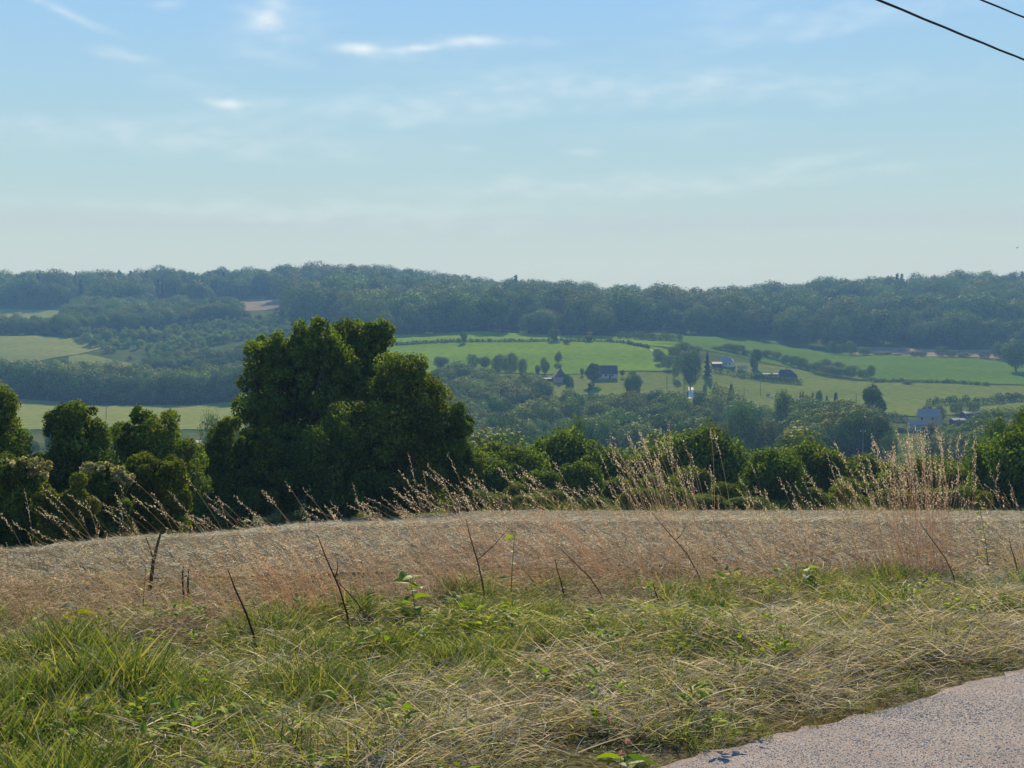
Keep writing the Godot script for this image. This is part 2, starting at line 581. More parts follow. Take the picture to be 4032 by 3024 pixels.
	structure("stubble_field", sheet([[-1200, 12.6, 58], [0, 12.8, 60], [400, 13, 66], [800, 13, 78], [1400, 13.2, 92], [2016, 13.4, 108], [3000, 13.4, 112], [4032, 13.3, 112], [5000, 13.3, 112]], 120, 90, 0.0), earth(soil, 2.2, soil2, 9.0), "dry brown stubble field sloping down to the hedgerow")
	# grey lane glimpsed over the hedgerow at the left
	structure("lane", sheet([[770, 575, 592], [900, 572, 590]], 12, 3, 0.5), plain(0.2, 0.2, 0.21), "grey lane glimpsed between the hedgerow trees at the left")
	# pale farm track climbing beside the big roadside tree
	structure("track", sheet([[2711, 768, 822], [2731, 768, 818]], 2, 14, 0.6), plain(0.5, 0.46, 0.38), "pale farm track below the big roadside tree")
	structure("track", sheet([[2560, 955, 957.5], [2590, 930, 932.5], [2640, 905, 907.5], [2660, 880, 882.5]], 30, 2, 0.6), plain(0.5, 0.47, 0.38), "pale path running down through the bushes beside the pasture")

	# road: chip-sealed lane in the lower right corner
	var bag := Bag.new()
	var side := Vector3(-road_dir.z, 0, road_dir.x)
	var line_a := []
	for q in 801:
		var s := -30.0 + q * 0.1
		line_a.append(s)
	var rr2 := []
	for w in 9:
		var row := PackedVector3Array()
		for s in line_a:
			var ragged: float = (fine_noise.get_noise_2d(s * 3.0, 3.0) * 0.16 + fine_noise.get_noise_2d(s * 14.0, 9.0) * 0.06) if w == 8 else 0.0
			var off: float = 5.2 - w * 0.65 + ragged
			var p: Vector3 = road_a + road_dir * s + side * off
			p.y = 0.004 + 0.03 * (1.0 - pow((w - 4) / 4.0, 2.0))
			row.append(p)
		rr2.append(row)
	var grit := noise_texture(71, 0.11, [[0.0, 0.08, 0.068, 0.064], [0.35, 0.18, 0.155, 0.147], [0.7, 0.3, 0.265, 0.25], [1.0, 0.46, 0.42, 0.39]], 3, FastNoiseLite.TYPE_CELLULAR, 1024)
	var grit2 := noise_texture(72, 0.01, [[0.2, 0.82, 0.8, 0.8], [0.8, 1, 1, 1]], 5)
	var rm := earth(grit, 1.0, grit2, 3.1)
	rm.roughness = 0.95
	rm.metallic_specular = 0.15
	structure("road", grid_mesh(rr2), rm, "grey chip-sealed country road in the lower right corner")

# ---------- trees ----------
var far_kind := []      # [crown mesh, trunk mesh, width] each ten metres tall
var mid_kind := []
var foliage := []
var bark: StandardMaterial3D
const ROUND := 0
const OVAL := 1
const WIDE := 2
const TALL := 3
const AIRY := 4
const BUSH := 5
const CONE := 6

func leaf_palette() -> Array:
	return [Color(0.095, 0.135, 0.024), Color(0.08, 0.12, 0.025), Color(0.11, 0.145, 0.027), Color(0.07, 0.108, 0.024), Color(0.13, 0.145, 0.03)]

func make_kinds() -> void:
	bark = plain(0.07, 0.058, 0.045, 0.95)
	var through := Color(0.26, 0.32, 0.08)
	foliage = [leaf(Color(0.86, 0.92, 0.95), through), leaf(Color(0.95, 0.96, 0.9), through), leaf(Color(1.0, 1.0, 0.85), through), leaf(Color(1.0, 0.88, 0.75), through), leaf(Color(0.9, 1.0, 1.0), through)]
	var pal := []
	for q in leaf_palette():
		pal.append(shade(q, 1.15))
	# width, crown height, crown base, lobes, lobe size
	var forms := [[9.0, 8.6, 1.3, 20, 0.42], [7.0, 9.0, 1.0, 20, 0.46], [12.5, 8.8, 1.0, 26, 0.38], [4.2, 9.4, 0.6, 26, 0.46], [9.0, 8.4, 1.5, 44, 0.22], [12.0, 10.0, 0.0, 26, 0.4]]
	for lod in 2:
		var k := 0
		for f in forms:
			var lobes := blob(100 + k + lod * 40, f[0] * 0.94, f[1] * 0.94, f[2], f[3], f[4])
			var n: int = 4200 if lod == 0 else 6500
			var s: float = 0.5 if lod == 0 else 0.4
			if k == AIRY:
				n = int(n * 0.7)
				s *= 0.8
			var cr := crown(200 + k + lod * 40, lobes, n, s, pal, 0.5 if k != AIRY else 0.8, 0.45, 0.14, 1.1)
			var tr := trunk_mesh(300 + k, 9.0, 0.28, lobes, 6)
			(far_kind if lod == 0 else mid_kind).append([cr, tr, f[0]])
			k += 1
		var cone := conifer(400 + lod, 900 if lod == 0 else 2500, 0.9 if lod == 0 else 0.6, [Color(0.05, 0.075, 0.035), Color(0.06, 0.09, 0.04)])
		(far_kind if lod == 0 else mid_kind).append([cone, trunk_mesh(310, 9.5, 0.2, [], 1), 4.4])

# one tree: bearing of its middle, distance, width and height in metres
func tree(called: String, label: String, category: String, group: String, b: float, d: float, w: float, h: float, kind: int, tone: int, fine := true) -> Node3D:
	var set_of: Array = (mid_kind if fine else far_kind)[kind]
	var o := thing(called, label, category, at(b, d), R.randf() * TAU, group)
	o.scale = Vector3(w / set_of[2], h / 10.0, w / set_of[2])
	if kind != BUSH:
		part("trunk", set_of[1], bark, o)
	part("crown", set_of[0], foliage[tone], o)
	return o

# the same from survey readings: width and top as seen from the road
func seen(called: String, label: String, category: String, group: String, b: float, d: float, wide: float, top: float, kind: int, tone: int, fine := true) -> Node3D:
	var y := EYE + (1512.0 - top) / F * d
	var h := maxf(1.0, y - at(b, d).y)
	return tree(called, label, category, group, b, d, wide * d / F, h * 1.02, kind, tone, fine)

# labels that repeat, given from left to right, say which one is meant as long as one can count them
const ORDER := ["first", "second", "third", "fourth", "fifth", "sixth", "seventh", "eighth", "ninth", "tenth", "eleventh", "twelfth", "thirteenth", "fourteenth", "fifteenth", "sixteenth", "seventeenth", "eighteenth", "nineteenth", "twentieth"]
func in_order(names: Array) -> Array:
	var out := []
	var so_far := {}
	for n in names:
		var all := names.count(n)
		var k: int = so_far.get(n, 0)
		so_far[n] = k + 1
		out.append(n if all == 1 or all > ORDER.size() else "%s, %s from left" % [n, ORDER[k]])
	return out

func span(lines: Array, b: float) -> Vector2:
	for k in lines.size() - 1:
		if b <= lines[k + 1][0]:
			var t: float = (b - lines[k][0]) / (lines[k + 1][0] - lines[k][0])
			return Vector2(lerpf(lines[k][1], lines[k + 1][1], t), lerpf(lines[k][2], lines[k + 1][2], t))
	return Vector2(lines[-1][1], lines[-1][2])

# fill a stretch of hillside with trees; those along the front edge (as far as singles allow) are things, the rest one mass
func wood(sd: int, mass_label: String, lines: Array, spacing: float, size: Vector2, edge_rows: float, singles: int, edge_label: Callable, group: String, kinds: Array, holes: Array = [], tones: Array = [0, 0, 1, 1, 2], gap := -2.0, bright := 1.0) -> void:
	R.seed = sd
	var rng := RandomNumberGenerator.new()
	rng.seed = sd
	var lists := {}
	var tints := {}
	var edge := []
	var dmin := 1e9
	var dmax := 0.0
	for l in lines:
		dmin = minf(dmin, l[1])
		dmax = maxf(dmax, l[2])
	var d := dmin
	while d < dmax:
		var step := spacing / d * F
		var b: float = lines[0][0] + rng.randf() * step
		while b < lines[-1][0]:
			var bb := b + rng.randf_range(-0.35, 0.35) * step
			var dd := d + rng.randf_range(-0.4, 0.4) * spacing
			b += step
			var s := span(lines, bb)
			if dd < s.x or dd > s.y:
				continue
			var skip := false
			for q in holes:
				var e := span(q, bb)
				if bb > q[0][0] and bb < q[-1][0] and dd > e.x and dd < e.y:
					skip = true
			var p := at(bb, dd)
			if skip or hill_noise.get_noise_2d(p.x * 2.2 + 300.0, p.z * 2.2) < gap:
				continue
			var kd: int = kinds[rng.randi() % kinds.size()]
			var h := lerpf(size.x, size.y, pow(rng.randf(), 1.4))
			if kd == BUSH:
				h *= 0.5
			var w: float = far_kind[kd][2] * h / 10.0 * rng.randf_range(0.85, 1.25)
			if kd == BUSH:
				w *= 1.2
			if dd - s.x < spacing * edge_rows and edge.size() < singles and bb > -60 and bb < 4090:
				edge.append([bb, dd, w, h, kd, tones[rng.randi() % tones.size()]])
			else:
				if not lists.has(kd):
					lists[kd] = []
					tints[kd] = PackedColorArray()
				var bs := Basis(Vector3.UP, rng.randf() * TAU).scaled(Vector3(w / far_kind[kd][2], h / 10.0, w / far_kind[kd][2]))
				lists[kd].append(Transform3D(bs, p))
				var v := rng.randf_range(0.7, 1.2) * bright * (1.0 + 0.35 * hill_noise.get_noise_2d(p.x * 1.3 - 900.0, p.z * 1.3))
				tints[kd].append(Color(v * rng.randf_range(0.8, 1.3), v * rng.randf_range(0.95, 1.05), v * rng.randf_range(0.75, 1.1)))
		d += spacing * 0.86
	edge.sort_custom(func(u, v): return u[0] < v[0])
	var names := []
	for e in edge:
		names.append(edge_label.call(e[0]))
	names = in_order(names)
	var at_name := 0
	for e in edge:
		at_name += 1
		tree("hill_tree" if e[4] != BUSH else "hill_bush", names[at_name - 1], "tree" if e[4] != BUSH else "bush", group, e[0], e[1], e[2], e[3], e[4], e[5], e[1] < 700)
	if lists.size() == 0:
		return
	var o := Node3D.new()
	o.name = numbered("woodland")
	add_child(o)
	tag(o, mass_label, "woodland", "", "stuff")
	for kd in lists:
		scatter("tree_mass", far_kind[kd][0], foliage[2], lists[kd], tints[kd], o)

func woods() -> void:
	make_kinds()
	var tan_hole := [[935, 1405, 1545], [1180, 1405, 1545]]
	var left_hole := [[-300, 1325, 1480], [255, 1325, 1470]]
	# ridge woods
	wood(11, "dense wood along the ridge at the left, under the skyline", [[-320, 1490, 1880], [250, 1480, 1900], [700, 1440, 1920], [930, 1530, 1920], [1180, 1540, 1940]], 17.5, Vector2(12, 30), 1.0, 45,
		func(b): return "broadleaf tree along the lower edge of the left ridge wood" if b > 260 else "broadleaf tree at the wood's edge above the far left field", "trees edging the left ridge wood", [ROUND, OVAL, WIDE, ROUND, ROUND, CONE], [tan_hole])
	wood(12, "dense dark wood covering the middle hillside above the pasture", [[1120, 1350, 1530], [1180, 1250, 1940], [1330, 1140, 1940], [1480, 1092, 1940], [1900, 1090, 1930], [2300, 1088, 1900], [2420, 1090, 1880], [2520, 1150, 1880], [2640, 1230, 1880]], 17.5, Vector2(13, 31), 1.0, 90,
		func(b): return "tree fronting the middle wood behind the big tree" if b < 1640 else "tree fronting the middle wood above the field hedge" if b < 2250 else "dark tree ending the middle wood near the combe", "trees fronting the middle wood", [ROUND, OVAL, WIDE, ROUND, AIRY, WIDE], [], [0, 0, 1])
	wood(13, "broad wood covering the hillside at the right up to the skyline", [[2480, 1300, 1860], [2560, 1190, 1850], [2700, 1142, 1820], [3000, 1122, 1720], [3250, 1110, 1700], [3420, 1138, 1700], [3900, 1136, 1700], [4032, 1110, 1720], [4350, 1110, 1720]], 18.0, Vector2(13, 32), 1.0, 70,
		func(b): return "tree fronting the right wood above the green meadow" if b < 3390 else "tree fronting the right wood above the tan field", "trees fronting the right wood", [ROUND, OVAL, WIDE, ROUND, AIRY], [], [0, 0, 1, 1, 2])
	# left hillside: thickets and scrub
	wood(14, "thicket of trees across the middle of the left hillside", [[-300, 1165, 1215], [60, 1165, 1210], [230, 1160, 1240], [290, 1160, 1470], [600, 1230, 1450], [880, 1280, 1420], [950, 1280, 1350]], 11.0, Vector2(11, 17), 0.9, 22,
		func(_b): return "tree fronting the thicket above the sloping pale meadow", "trees in the upper left thicket", [ROUND, OVAL, WIDE, BUSH], [left_hole, tan_hole], [0, 1, 1])
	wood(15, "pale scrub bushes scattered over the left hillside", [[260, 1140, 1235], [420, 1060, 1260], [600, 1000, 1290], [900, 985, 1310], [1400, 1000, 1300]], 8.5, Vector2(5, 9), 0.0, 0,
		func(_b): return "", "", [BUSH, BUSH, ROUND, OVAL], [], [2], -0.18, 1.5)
	wood(16, "bushes dotted over the lower left hillside clearings", [[200, 865, 1010], [420, 870, 1030], [600, 900, 1000], [980, 880, 985], [1250, 860, 990]], 11.0, Vector2(5.5, 10), 0.0, 0,
		func(_b): return "", "", [BUSH, ROUND, OVAL, BUSH], [[[265, 905, 1050], [570, 905, 1050]]], [1], -0.1)
	wood(17, "dark row of trees on the left hillside below the pale scrub", [[560, 945, 985], [760, 955, 1000], [1000, 945, 1000]], 8.5, Vector2(11, 14.5), 1.6, 16,
		func(_b): return "dark tree in the row across the left hillside below the pale scrub", "dark row on the left hillside", [ROUND, OVAL], [], [0, 0])
	wood(18, "tall dark tree belt along the far side of the pale field", [[-260, 812, 875], [150, 812, 880], [520, 802, 870], [960, 790, 860], [1300, 780, 860]], 8.5, Vector2(14.5, 19), 1.1, 40,
		func(b): return "tall tree in the dark belt behind the pale left field" if b < 500 else "grey-green tree in the belt behind the pale field", "tree belt behind the pale field", [ROUND, OVAL, OVAL, WIDE], [], [0, 0, 1, 4])
	# skyline singles
	var sky_trees := [[397, 1073, 14.0, CONE, "small spiky conifer standing on the left skyline"], [470, 1070, 16.0, CONE, "paired conifer on the left skyline, the left of two"], [515, 1066, 16.0, CONE, "paired conifer on the left skyline, the right of two"], [577, 1064, 15.0, CONE, "conifer on the left skyline right of the pair"], [2031, 1081, 16.0, CONE, "broad dark conifer on the skyline above the middle wood"]]
	R.seed = 77
	for s in sky_trees:
		seen("conifer", s[4], "conifer", "conifers on the skyline", s[0], 1700.0, 60.0, s[1], s[3], 0, false)
	for s in [[3533, 1074, "conifer on the right skyline, left of a close pair"], [3551, 1077, "conifer on the right skyline, right of a close pair"], [3783, 1076, "tall conifer alone in a dip of the right skyline"], [4026, 1068, "conifer on the skyline at the right edge"]]:
		seen("conifer", s[2], "conifer", "conifers on the skyline", s[0], 1560.0, 52.0, s[1], CONE, 0, false)
	for s in [[2883, 1108, 64.0, 1790.0, "thin-crowned tree standing clear of the skyline at the dip"], [3060, 1098, 50.0, 1640.0, "airy tree on the skyline right of the dip"], [2440, 1108, 60.0, 1830.0, "airy tree on the skyline above the combe, left one"], [2500, 1106, 60.0, 1830.0, "airy tree on the skyline above the combe, right one"], [2100, 1085, 46.0, 1700.0, "thin-topped tree on the skyline right of the broad conifer"], [3420, 1085, 50.0, 1600.0, "round tree on the skyline at the start of the right rise"]]:
		seen("skyline_tree", s[4], "tree", "", s[0], s[3], s[2], s[1], AIRY, 1, false)
	# bright trees picked out in the right wood
	for s in [[3690, 1205, 75.0, 1215.0, ROUND, "rounded tree with a yellow-green top in the right wood"], [3425, 1245, 70.0, 1150.0, ROUND, "pale billowing tree low in the right wood, above the tan field"], [3595, 1238, 40.0, 1170.0, OVAL, "narrow pale tree left of the yellow-topped tree in the right wood"], [3850, 1240, 60.0, 1160.0, ROUND, "pale tree low in the right wood near the right edge"], [2830, 1240, 34.0, 1180.0, ROUND, "small pale tree in the left part of the right wood"], [2880, 1205, 70.0, 1260.0, WIDE, "broad pale-topped tree in the left part of the right wood"]]:
		seen("hill_tree", s[5], "tree", "", s[0], s[3], s[2], s[1], s[4], 2, false)

func hedge_line(called: String, label: String, pts: Array, h: float, tone: int, width := 2.5) -> void:
	# a hedge as one thing: overlapping bushes along a line of [bearing, distance]
	var bag_places := []
	var lobes := []
	var o := at(pts[0][0], pts[0][1])
	for k in pts.size() - 1:
		var a := at(pts[k][0], pts[k][1])
		var b := at(pts[k + 1][0], pts[k + 1][1])
		var n := maxi(1, int(a.distance_to(b) / (width * 0.75)))
		for q in n:
			var p := a.lerp(b, float(q) / n)
			p.y = ground_y(p.x, p.z)
			var r := width * 0.5 * R.randf_range(0.8, 1.3)
			lobes.append([p - o + Vector3(R.randf_range(-0.4, 0.4), h * 0.45, R.randf_range(-0.4, 0.4)), maxf(r, h * 0.42) * R.randf_range(0.85, 1.15)])
			if R.randf() < 0.35:
				lobes.append([p - o + Vector3(R.randf_range(-0.6, 0.6), h * R.randf_range(0.6, 0.95), 0), r * 0.8])
	var s := R.randi()
	var cols := leaf_palette()
	# leaves are shared out lobe by lobe, so that long hedges stay cheap to build
	R.seed = s
	var bag := Bag.new()
	for l in lobes:
		var m := int(90.0 * clampf(l[1] * l[1] / 2.0, 0.5, 3.0))
		var tn := R.randf_range(0.8, 1.2)
		for q in m:
			var dir := unit()
			var p: Vector3 = l[0] + dir * l[1] * R.randf_range(0.8, 1.08)
			var nn := (dir + unit() * 0.7).normalized()
			var t := nn.cross(unit()).normalized()
			var b := nn.cross(t)
			var sz := R.randf_range(0.4, 0.85)
			bag.quad(p - t * sz * 0.5, p + b * sz * 0.35, p + t * sz * 0.5, p - b * sz * 0.35, (nn + dir * 0.5).normalized(), shade(cols[R.randi() % cols.size()], tn * R.randf_range(0.8, 1.2)))
	var ob := MeshInstance3D.new()
	ob.name = numbered(called)
	ob.mesh = bag.mesh()
	ob.material_override = foliage[tone]
	add_child(ob)
	ob.position = o
	tag(ob, label, "hedge")

func valley_trees() -> void:
	R.seed = 501
	# trees one can tell apart on the far slope: [bearing, distance, width, top, kind, tone, label]
	var list := [
		[1826, 1003, 30, 1303, OVAL, 2, "small pale oval tree on the field hedge, leftmost one"],
		[2181, 1003, 50, 1293, ROUND, 1, "largest round tree growing in the field hedge"],
		[2231, 985, 32, 1335, WIDE, 0, "little flat-topped tree with thin trunk in the bright pasture"],
		[2320, 1003, 36, 1317, ROUND, 1, "round bush-like tree at the right end of the field hedge"],
		[1735, 885, 62, 1402, ROUND, 0, "dark tree left of the tree group on the pasture edge"],
		[1858, 880, 46, 1396, BUSH, 0, "dark bushy tree leading the group at the pasture edge"],
		[1907, 885, 56, 1402, ROUND, 4, "greyish tree second in the group at the pasture edge"],
		[1968, 866, 66, 1399, BUSH, 0, "dark tree in the middle of the group at the pasture edge"],
		[2016, 864, 72, 1393, BUSH, 0, "tallest dark tree of the group left of the cottage"],
		[2060, 862, 38, 1415, BUSH, 0, "small dark tree ending the group left of the cottage"],
		[2064, 838, 26, 1455, OVAL, 1, "small round bush on the drive left of the cottage"],
		[2145, 868, 44, 1408, WIDE, 0, "flat-topped apple tree just left of the cottage"],
		[2117, 866, 24, 1437, ROUND, 0, "low dark shrub beside the apple tree left of the cottage"],
		[2198, 905, 34, 1384, WIDE, 0, "dark bushy tree directly above the cottage roof"],
		[2292, 862, 16, 1448, ROUND, 0, "tiny lone tree between the cottage and the timber-framed house"],
		[2337, 822, 60, 1417, TALL, 0, "tall dark tree hiding the left end of the timber-framed house"],
		[2238, 800, 46, 1470, OVAL, 1, "pale oval tree standing below the cottage"],
		[2322, 795, 20, 1500, TALL, 0, "thin sapling at the foot of the tall dark tree"],
		[2450, 850, 26, 1452, AIRY, 1, "small airy fruit tree right of the timber-framed house"],
		[2490, 848, 40, 1456, AIRY, 1, "thin leafless-looking fruit tree right of the timber-framed house"],
		[2492, 770, 80, 1470, ROUND, 0, "large round dark tree below the timber-framed house"],
		[2718, 812, 96, 1375, ROUND, 0, "big dark roadside tree at the top of the pale track"],
		[2785, 850, 40, 1385, CONE, 0, "dark conifer right behind the big roadside tree"],
		[2600, 905, 50, 1385, BUSH, 1, "grey-green bush at the lower right of the bright pasture"],
		[2625, 880, 50, 1400, BUSH, 2, "pale bush beside the pale path, lower right of the pasture"],
		[2588, 925, 40, 1375, BUSH, 1, "small rounded bush at the pasture corner by the path"],
		[2655, 930, 60, 1365, BUSH, 1, "rounded bush behind the big roadside tree"],
		[2690, 950, 70, 1348, BUSH, 1, "wide bush behind and left of the big roadside tree"],
		[2735, 940, 60, 1362, BUSH, 4, "grey bush behind and right of the big roadside tree"],
		[2662, 845, 36, 1420, BUSH, 0, "dark bush at the foot of the pale path"],
		[2975, 905, 46, 1370, OVAL, 1, "pale slender tree with bare trunk right of the grey-roofed cottage"],
		[2970, 880, 32, 1405, OVAL, 2, "small pale tree in front of the slender one"],
		[2985, 980, 40, 1378, BUSH, 0, "dark bush behind the slender tree"],
		[3085, 560, 90, 1510, AIRY, 2, "feathery light green tree rising in front of the paddock"],
		[3436, 600, 96, 1487, TALL, 2, "tall pale poplar-like tree right of the paddock"],
		[3576, 850, 44, 1500, BUSH, 0, "lone dark bush below the deep green meadow"],
		[4000, 960, 110, 1332, ROUND, 2, "big round tree at the right edge of the deep green meadow"],
		[2882, 765, 22, 1507, OVAL, 0, "single dark pollard tree in the paddock, right of the trio"],
		[2775, 775, 22, 1507, WIDE, 0, "pollard in the paddock, left of the group by the pale track"],
		[2816, 773, 30, 1506, WIDE, 0, "pollard in the paddock, middle of the group by the pale track"],
		[2840, 771, 12, 1512, TALL, 0, "thin pollard ending the group by the pale track"],
		[3152, 745, 10, 1537, OVAL, 0, "tiny pollard right of the feathery tree, first of the row"],
		[3163, 745, 10, 1535, OVAL, 0, "tiny pollard right of the feathery tree, second of the row"],
		[3200, 740, 10, 1540, OVAL, 0, "tiny thin pollard in the middle of the small row"],
		[3226, 738, 26, 1533, ROUND, 0, "small round pollard, largest of the small row"],
		[3255, 735, 10, 1553, OVAL, 0, "stumpy pollard right of the small round one"],
		[3290, 730, 18, 1533, TALL, 0, "slim pollard at the right end of the small row"],
		[3650, 665, 46, 1592, ROUND, 0, "dark tree behind the stone house"],
		[3700, 660, 60, 1600, BUSH, 0, "dark bush behind the stone house's right gable"],
		[3770, 690, 60, 1588, BUSH, 1, "bush above the sheds at the right"],
		[3830, 680, 56, 1588, BUSH, 0, "dark bush right of the sheds"],
	]
	for t in list:
		seen("bush" if t[4] == BUSH else "hillside_tree" if t[4] != CONE else "conifer", t[6], "bush" if t[4] == BUSH else "tree", "", t[0], t[1], t[2], t[3], t[4], t[5])
	# hedges and hedge-like rows
	hedge_line("hedge", "low dark hedge between the bright pasture and the strip above", [[1480, 1010], [1640, 1008], [1900, 1006], [2200, 1004], [2400, 1002], [2470, 993], [2560, 962]], 2.2, 0, 2.2)
	hedge_line("hedge", "thick dark hedge running down from the combe to the path", [[2440, 1075], [2520, 1060], [2600, 1040], [2690, 1018]], 5.0, 0, 5.0)
	hedge_line("hedge", "long low dark hedge in front of the dark-roofed barn", [[2805, 872], [2900, 868], [3000, 862], [3100, 856], [3168, 850]], 4.0, 0, 3.2)
	hedge_line("hedge", "dark hedge across the slope above the clearing at the right", [[3660, 742], [3780, 745], [3900, 752], [4032, 765], [4200, 775]], 4.5, 0, 4.0)
	hedge_line("hedge", "pale overgrown hedge along the foot of the deep green meadow", [[3440, 868], [3560, 868], [3700, 858], [3900, 848]], 2.0, 2, 2.6)
	hedge_line("hedge", "dark hedge along the bottom of the garden meadow", [[2190, 762], [2330, 760], [2450, 762], [2560, 768], [2690, 778]], 3.0, 0, 3.5)
	hedge_line("hedge", "dark hedge below the stone house and its car", [[3540, 628], [3600, 622], [3660, 622]], 2.0, 0, 2.5)
	hedge_line("hedge", "hedge behind the stone house, left side", [[3440, 690], [3520, 676], [3580, 668]], 4.0, 0, 4.0)
	hedge_line("hedge", "garden hedge right of the stone house", [[3760, 640], [3850, 640], [3920, 645]], 2.4, 1, 3.0)
	# clumps of bushes: [label, group, members [bearing, distance, width, top]]
	var clumps := [
		["bush in the dark clump above the grey-roofed cottage", "clump above the grey-roofed cottage", [[2825, 985, 50, 1362], [2865, 985, 60, 1352], [2905, 980, 60, 1356], [2940, 975, 40, 1378]], 0],
		["bush in the hedge row right of the slender pale tree", "hedge row in the deep green meadow", [[3020, 985, 50, 1378], [3055, 980, 46, 1385], [3095, 960, 46, 1398], [3130, 945, 56, 1402], [3160, 935, 50, 1410]], 0],
		["grey-green bush in the meadow's scrub patch", "scrub patch in the meadow", [[3185, 925, 50, 1430], [3225, 915, 60, 1425], [3265, 905, 70, 1440], [3310, 900, 70, 1450], [3355, 895, 60, 1440], [3400, 890, 50, 1455], [3430, 895, 40, 1440], [3250, 945, 60, 1415], [3300, 935, 60, 1425]], 2],
		["dark bush in the hedge before the bare tan field", "hedge before the tan field", [[3275, 1072, 44, 1345], [3300, 1070, 50, 1355], [3345, 1068, 60, 1345], [3400, 1066, 60, 1370], [3460, 1064, 60, 1385], [3500, 1064, 36, 1385], [3535, 1064, 40, 1392], [3600, 1064, 44, 1382], [3630, 1064, 40, 1382], [3710, 1064, 56, 1364], [3750, 1064, 50, 1380], [3800, 1064, 60, 1388], [3880, 1064, 50, 1382], [3930, 1064, 60, 1350], [3955, 1062, 50, 1372]], 0],
	]
	for c in clumps:
		c[2].sort_custom(func(u, v): return u[0] < v[0])
		for m in c[2]:
			seen("bush", "%s, %s from left" % [c[0], ORDER[c[2].find(m)]], "bush", c[1], m[0], m[1], m[2], m[3], BUSH, c[3])
	# the wooded valley bottom, front rows as trees of their own
	wood(31, "trees filling the slope below the cottage drive", [[1690, 690, 835], [1850, 690, 830], [2000, 680, 800], [2130, 660, 765]], 9.5, Vector2(9, 14), 1.2, 22,
		func(_b): return "dark tree on the wooded slope below the cottage drive", "wooded slope below the cottage", [ROUND, OVAL, WIDE], [], [0, 0, 1])
	wood(32, "trees along the valley bottom behind the hedgerow", [[1650, 480, 690], [2100, 480, 700], [2500, 490, 700], [2800, 480, 680], [3050, 470, 650], [3300, 470, 650], [3440, 480, 620]], 13.5, Vector2(8, 16.5), 1.0, 70,
		func(b): return "valley-bottom tree below the cottage and dark slope" if b < 2300 else "valley-bottom tree below the round dark tree" if b < 2750 else "valley-bottom tree below the paddock", "trees along the valley bottom", [ROUND, OVAL, WIDE, AIRY, ROUND, OVAL], [], [0, 1, 4, 2, 2], -0.2, 1.15)
	wood(33, "scrub and trees on the near side of the valley bottom", [[1650, 170, 470], [2400, 170, 470], [2900, 180, 460], [3230, 180, 385]], 12.0, Vector2(5.5, 13), 0.7, 44,
		func(b): return "leafy tree just beyond the hedgerow, right of the big tree" if b < 2450 else "leafy tree just beyond the hedgerow, below the paddock", "trees just beyond the hedgerow", [ROUND, OVAL, BUSH, AIRY, WIDE], [], [1, 2, 4], -0.2, 1.15)
	wood(34, "trees in the hollow below the stone house", [[3130, 450, 610], [3440, 455, 600]], 8.0, Vector2(12, 16), 1.2, 12,
		func(_b): return "tall dark tree in the row left of the stone house", "row left of the stone house", [OVAL, ROUND, OVAL], [], [0, 0, 1])
	wood(38, "low trees in front of the stone house", [[3660, 420, 560], [3880, 400, 560]], 8.0, Vector2(6, 8.5), 1.2, 8,
		func(_b): return "dark bushy tree just below the stone house", "trees just below the stone house", [OVAL, ROUND], [], [0, 0, 1])
	wood(35, "trees at the right below the sheds", [[3880, 400, 575], [4032, 330, 580], [4200, 330, 580]], 9.0, Vector2(10, 13.5), 1.3, 18,
		func(b): return "dark tree in the clump below the stone house" if b < 3880 else "tree in the clump below the sheds at the right edge", "clump below the stone house", [OVAL, ROUND, WIDE], [], [0, 0, 1])
	wood(36, "bushes between the hedgerow and the sunlit clearing", [[3230, 175, 380], [3700, 175, 380], [4200, 175, 320]], 10.0, Vector2(5, 7.5), 0.0, 0,
		func(_b): return "", "", [BUSH, ROUND, OVAL], [], [1], -0.1)
	wood(37, "trees in the valley behind the left hedgerow", [[-300, 250, 560], [700, 250, 545], [1300, 250, 600], [1650, 250, 640]], 13.0, Vector2(7, 10), 0.0, 0,
		func(_b): return "", "", [ROUND, OVAL, BUSH], [], [0])
	for t in [[3470, 470, 80, 1690, AIRY, 2, "airy willow on the clearing's far edge, right of the dark row"], [3500, 440, 90, 1700, AIRY, 1, "spreading thin tree above the sunlit clearing"], [3935, 165, 150, 1585, AIRY, 2, "light green tree behind the dark thicket at the right edge"], [4040, 150, 120, 1580, ROUND, 2, "leafy bright tree rising at the right edge"], [830, 300, 90, 1640, BUSH, 0, "dark bush before the pale field, left of the big tree"], [900, 290, 70, 1665, BUSH, 0, "low dark bush touching the big tree's left side"], [2270, 300, 90, 1625, ROUND, 2, "pale round tree beyond the hedgerow, above the domed bush"], [2790, 330, 100, 1640, ROUND, 2, "pale silvery tree beyond the hedgerow below the paddock"], [1990, 280, 120, 1690, ROUND, 2, "light green tree just right of the big tree"], [2930, 470, 120, 1590, ROUND, 0, "broad dark tree in the valley under the paddock"]]:
		seen("valley_tree" if t[4] != BUSH else "bush", t[6], "tree" if t[4] != BUSH else "bush", "", t[0], t[1], t[2], t[3], t[4], t[5])

# ---------- hedgerow at the bottom of the stubble field ----------
var bush_kind := []

# domes: [bearing, reading of the middle, half width, half height, lobes, lobe size] seen at distance d, given depth like their width
func domes(sd: int, b: float, d: float, list: Array) -> Array:
	R.seed = sd
	var o := at(b, d)
	var k := d / F
	var out := []
	for m in list:
		var c := Vector3((m[0] - b) * k, EYE + (1512.0 - m[1]) * k - o.y, 0)
		for q in int(m[4] * 3.0):
			var dir := unit()
			var f := pow(R.randf(), 0.45) * 0.98
			var rad: float = m[5] * minf(m[2], m[3]) * k * R.randf_range(0.35, 0.95)
			out.append([c + Vector3(dir.x * m[2] * k * f, dir.y * m[3] * k * f, dir.z * m[2] * k * f * 0.9), rad])
	return out

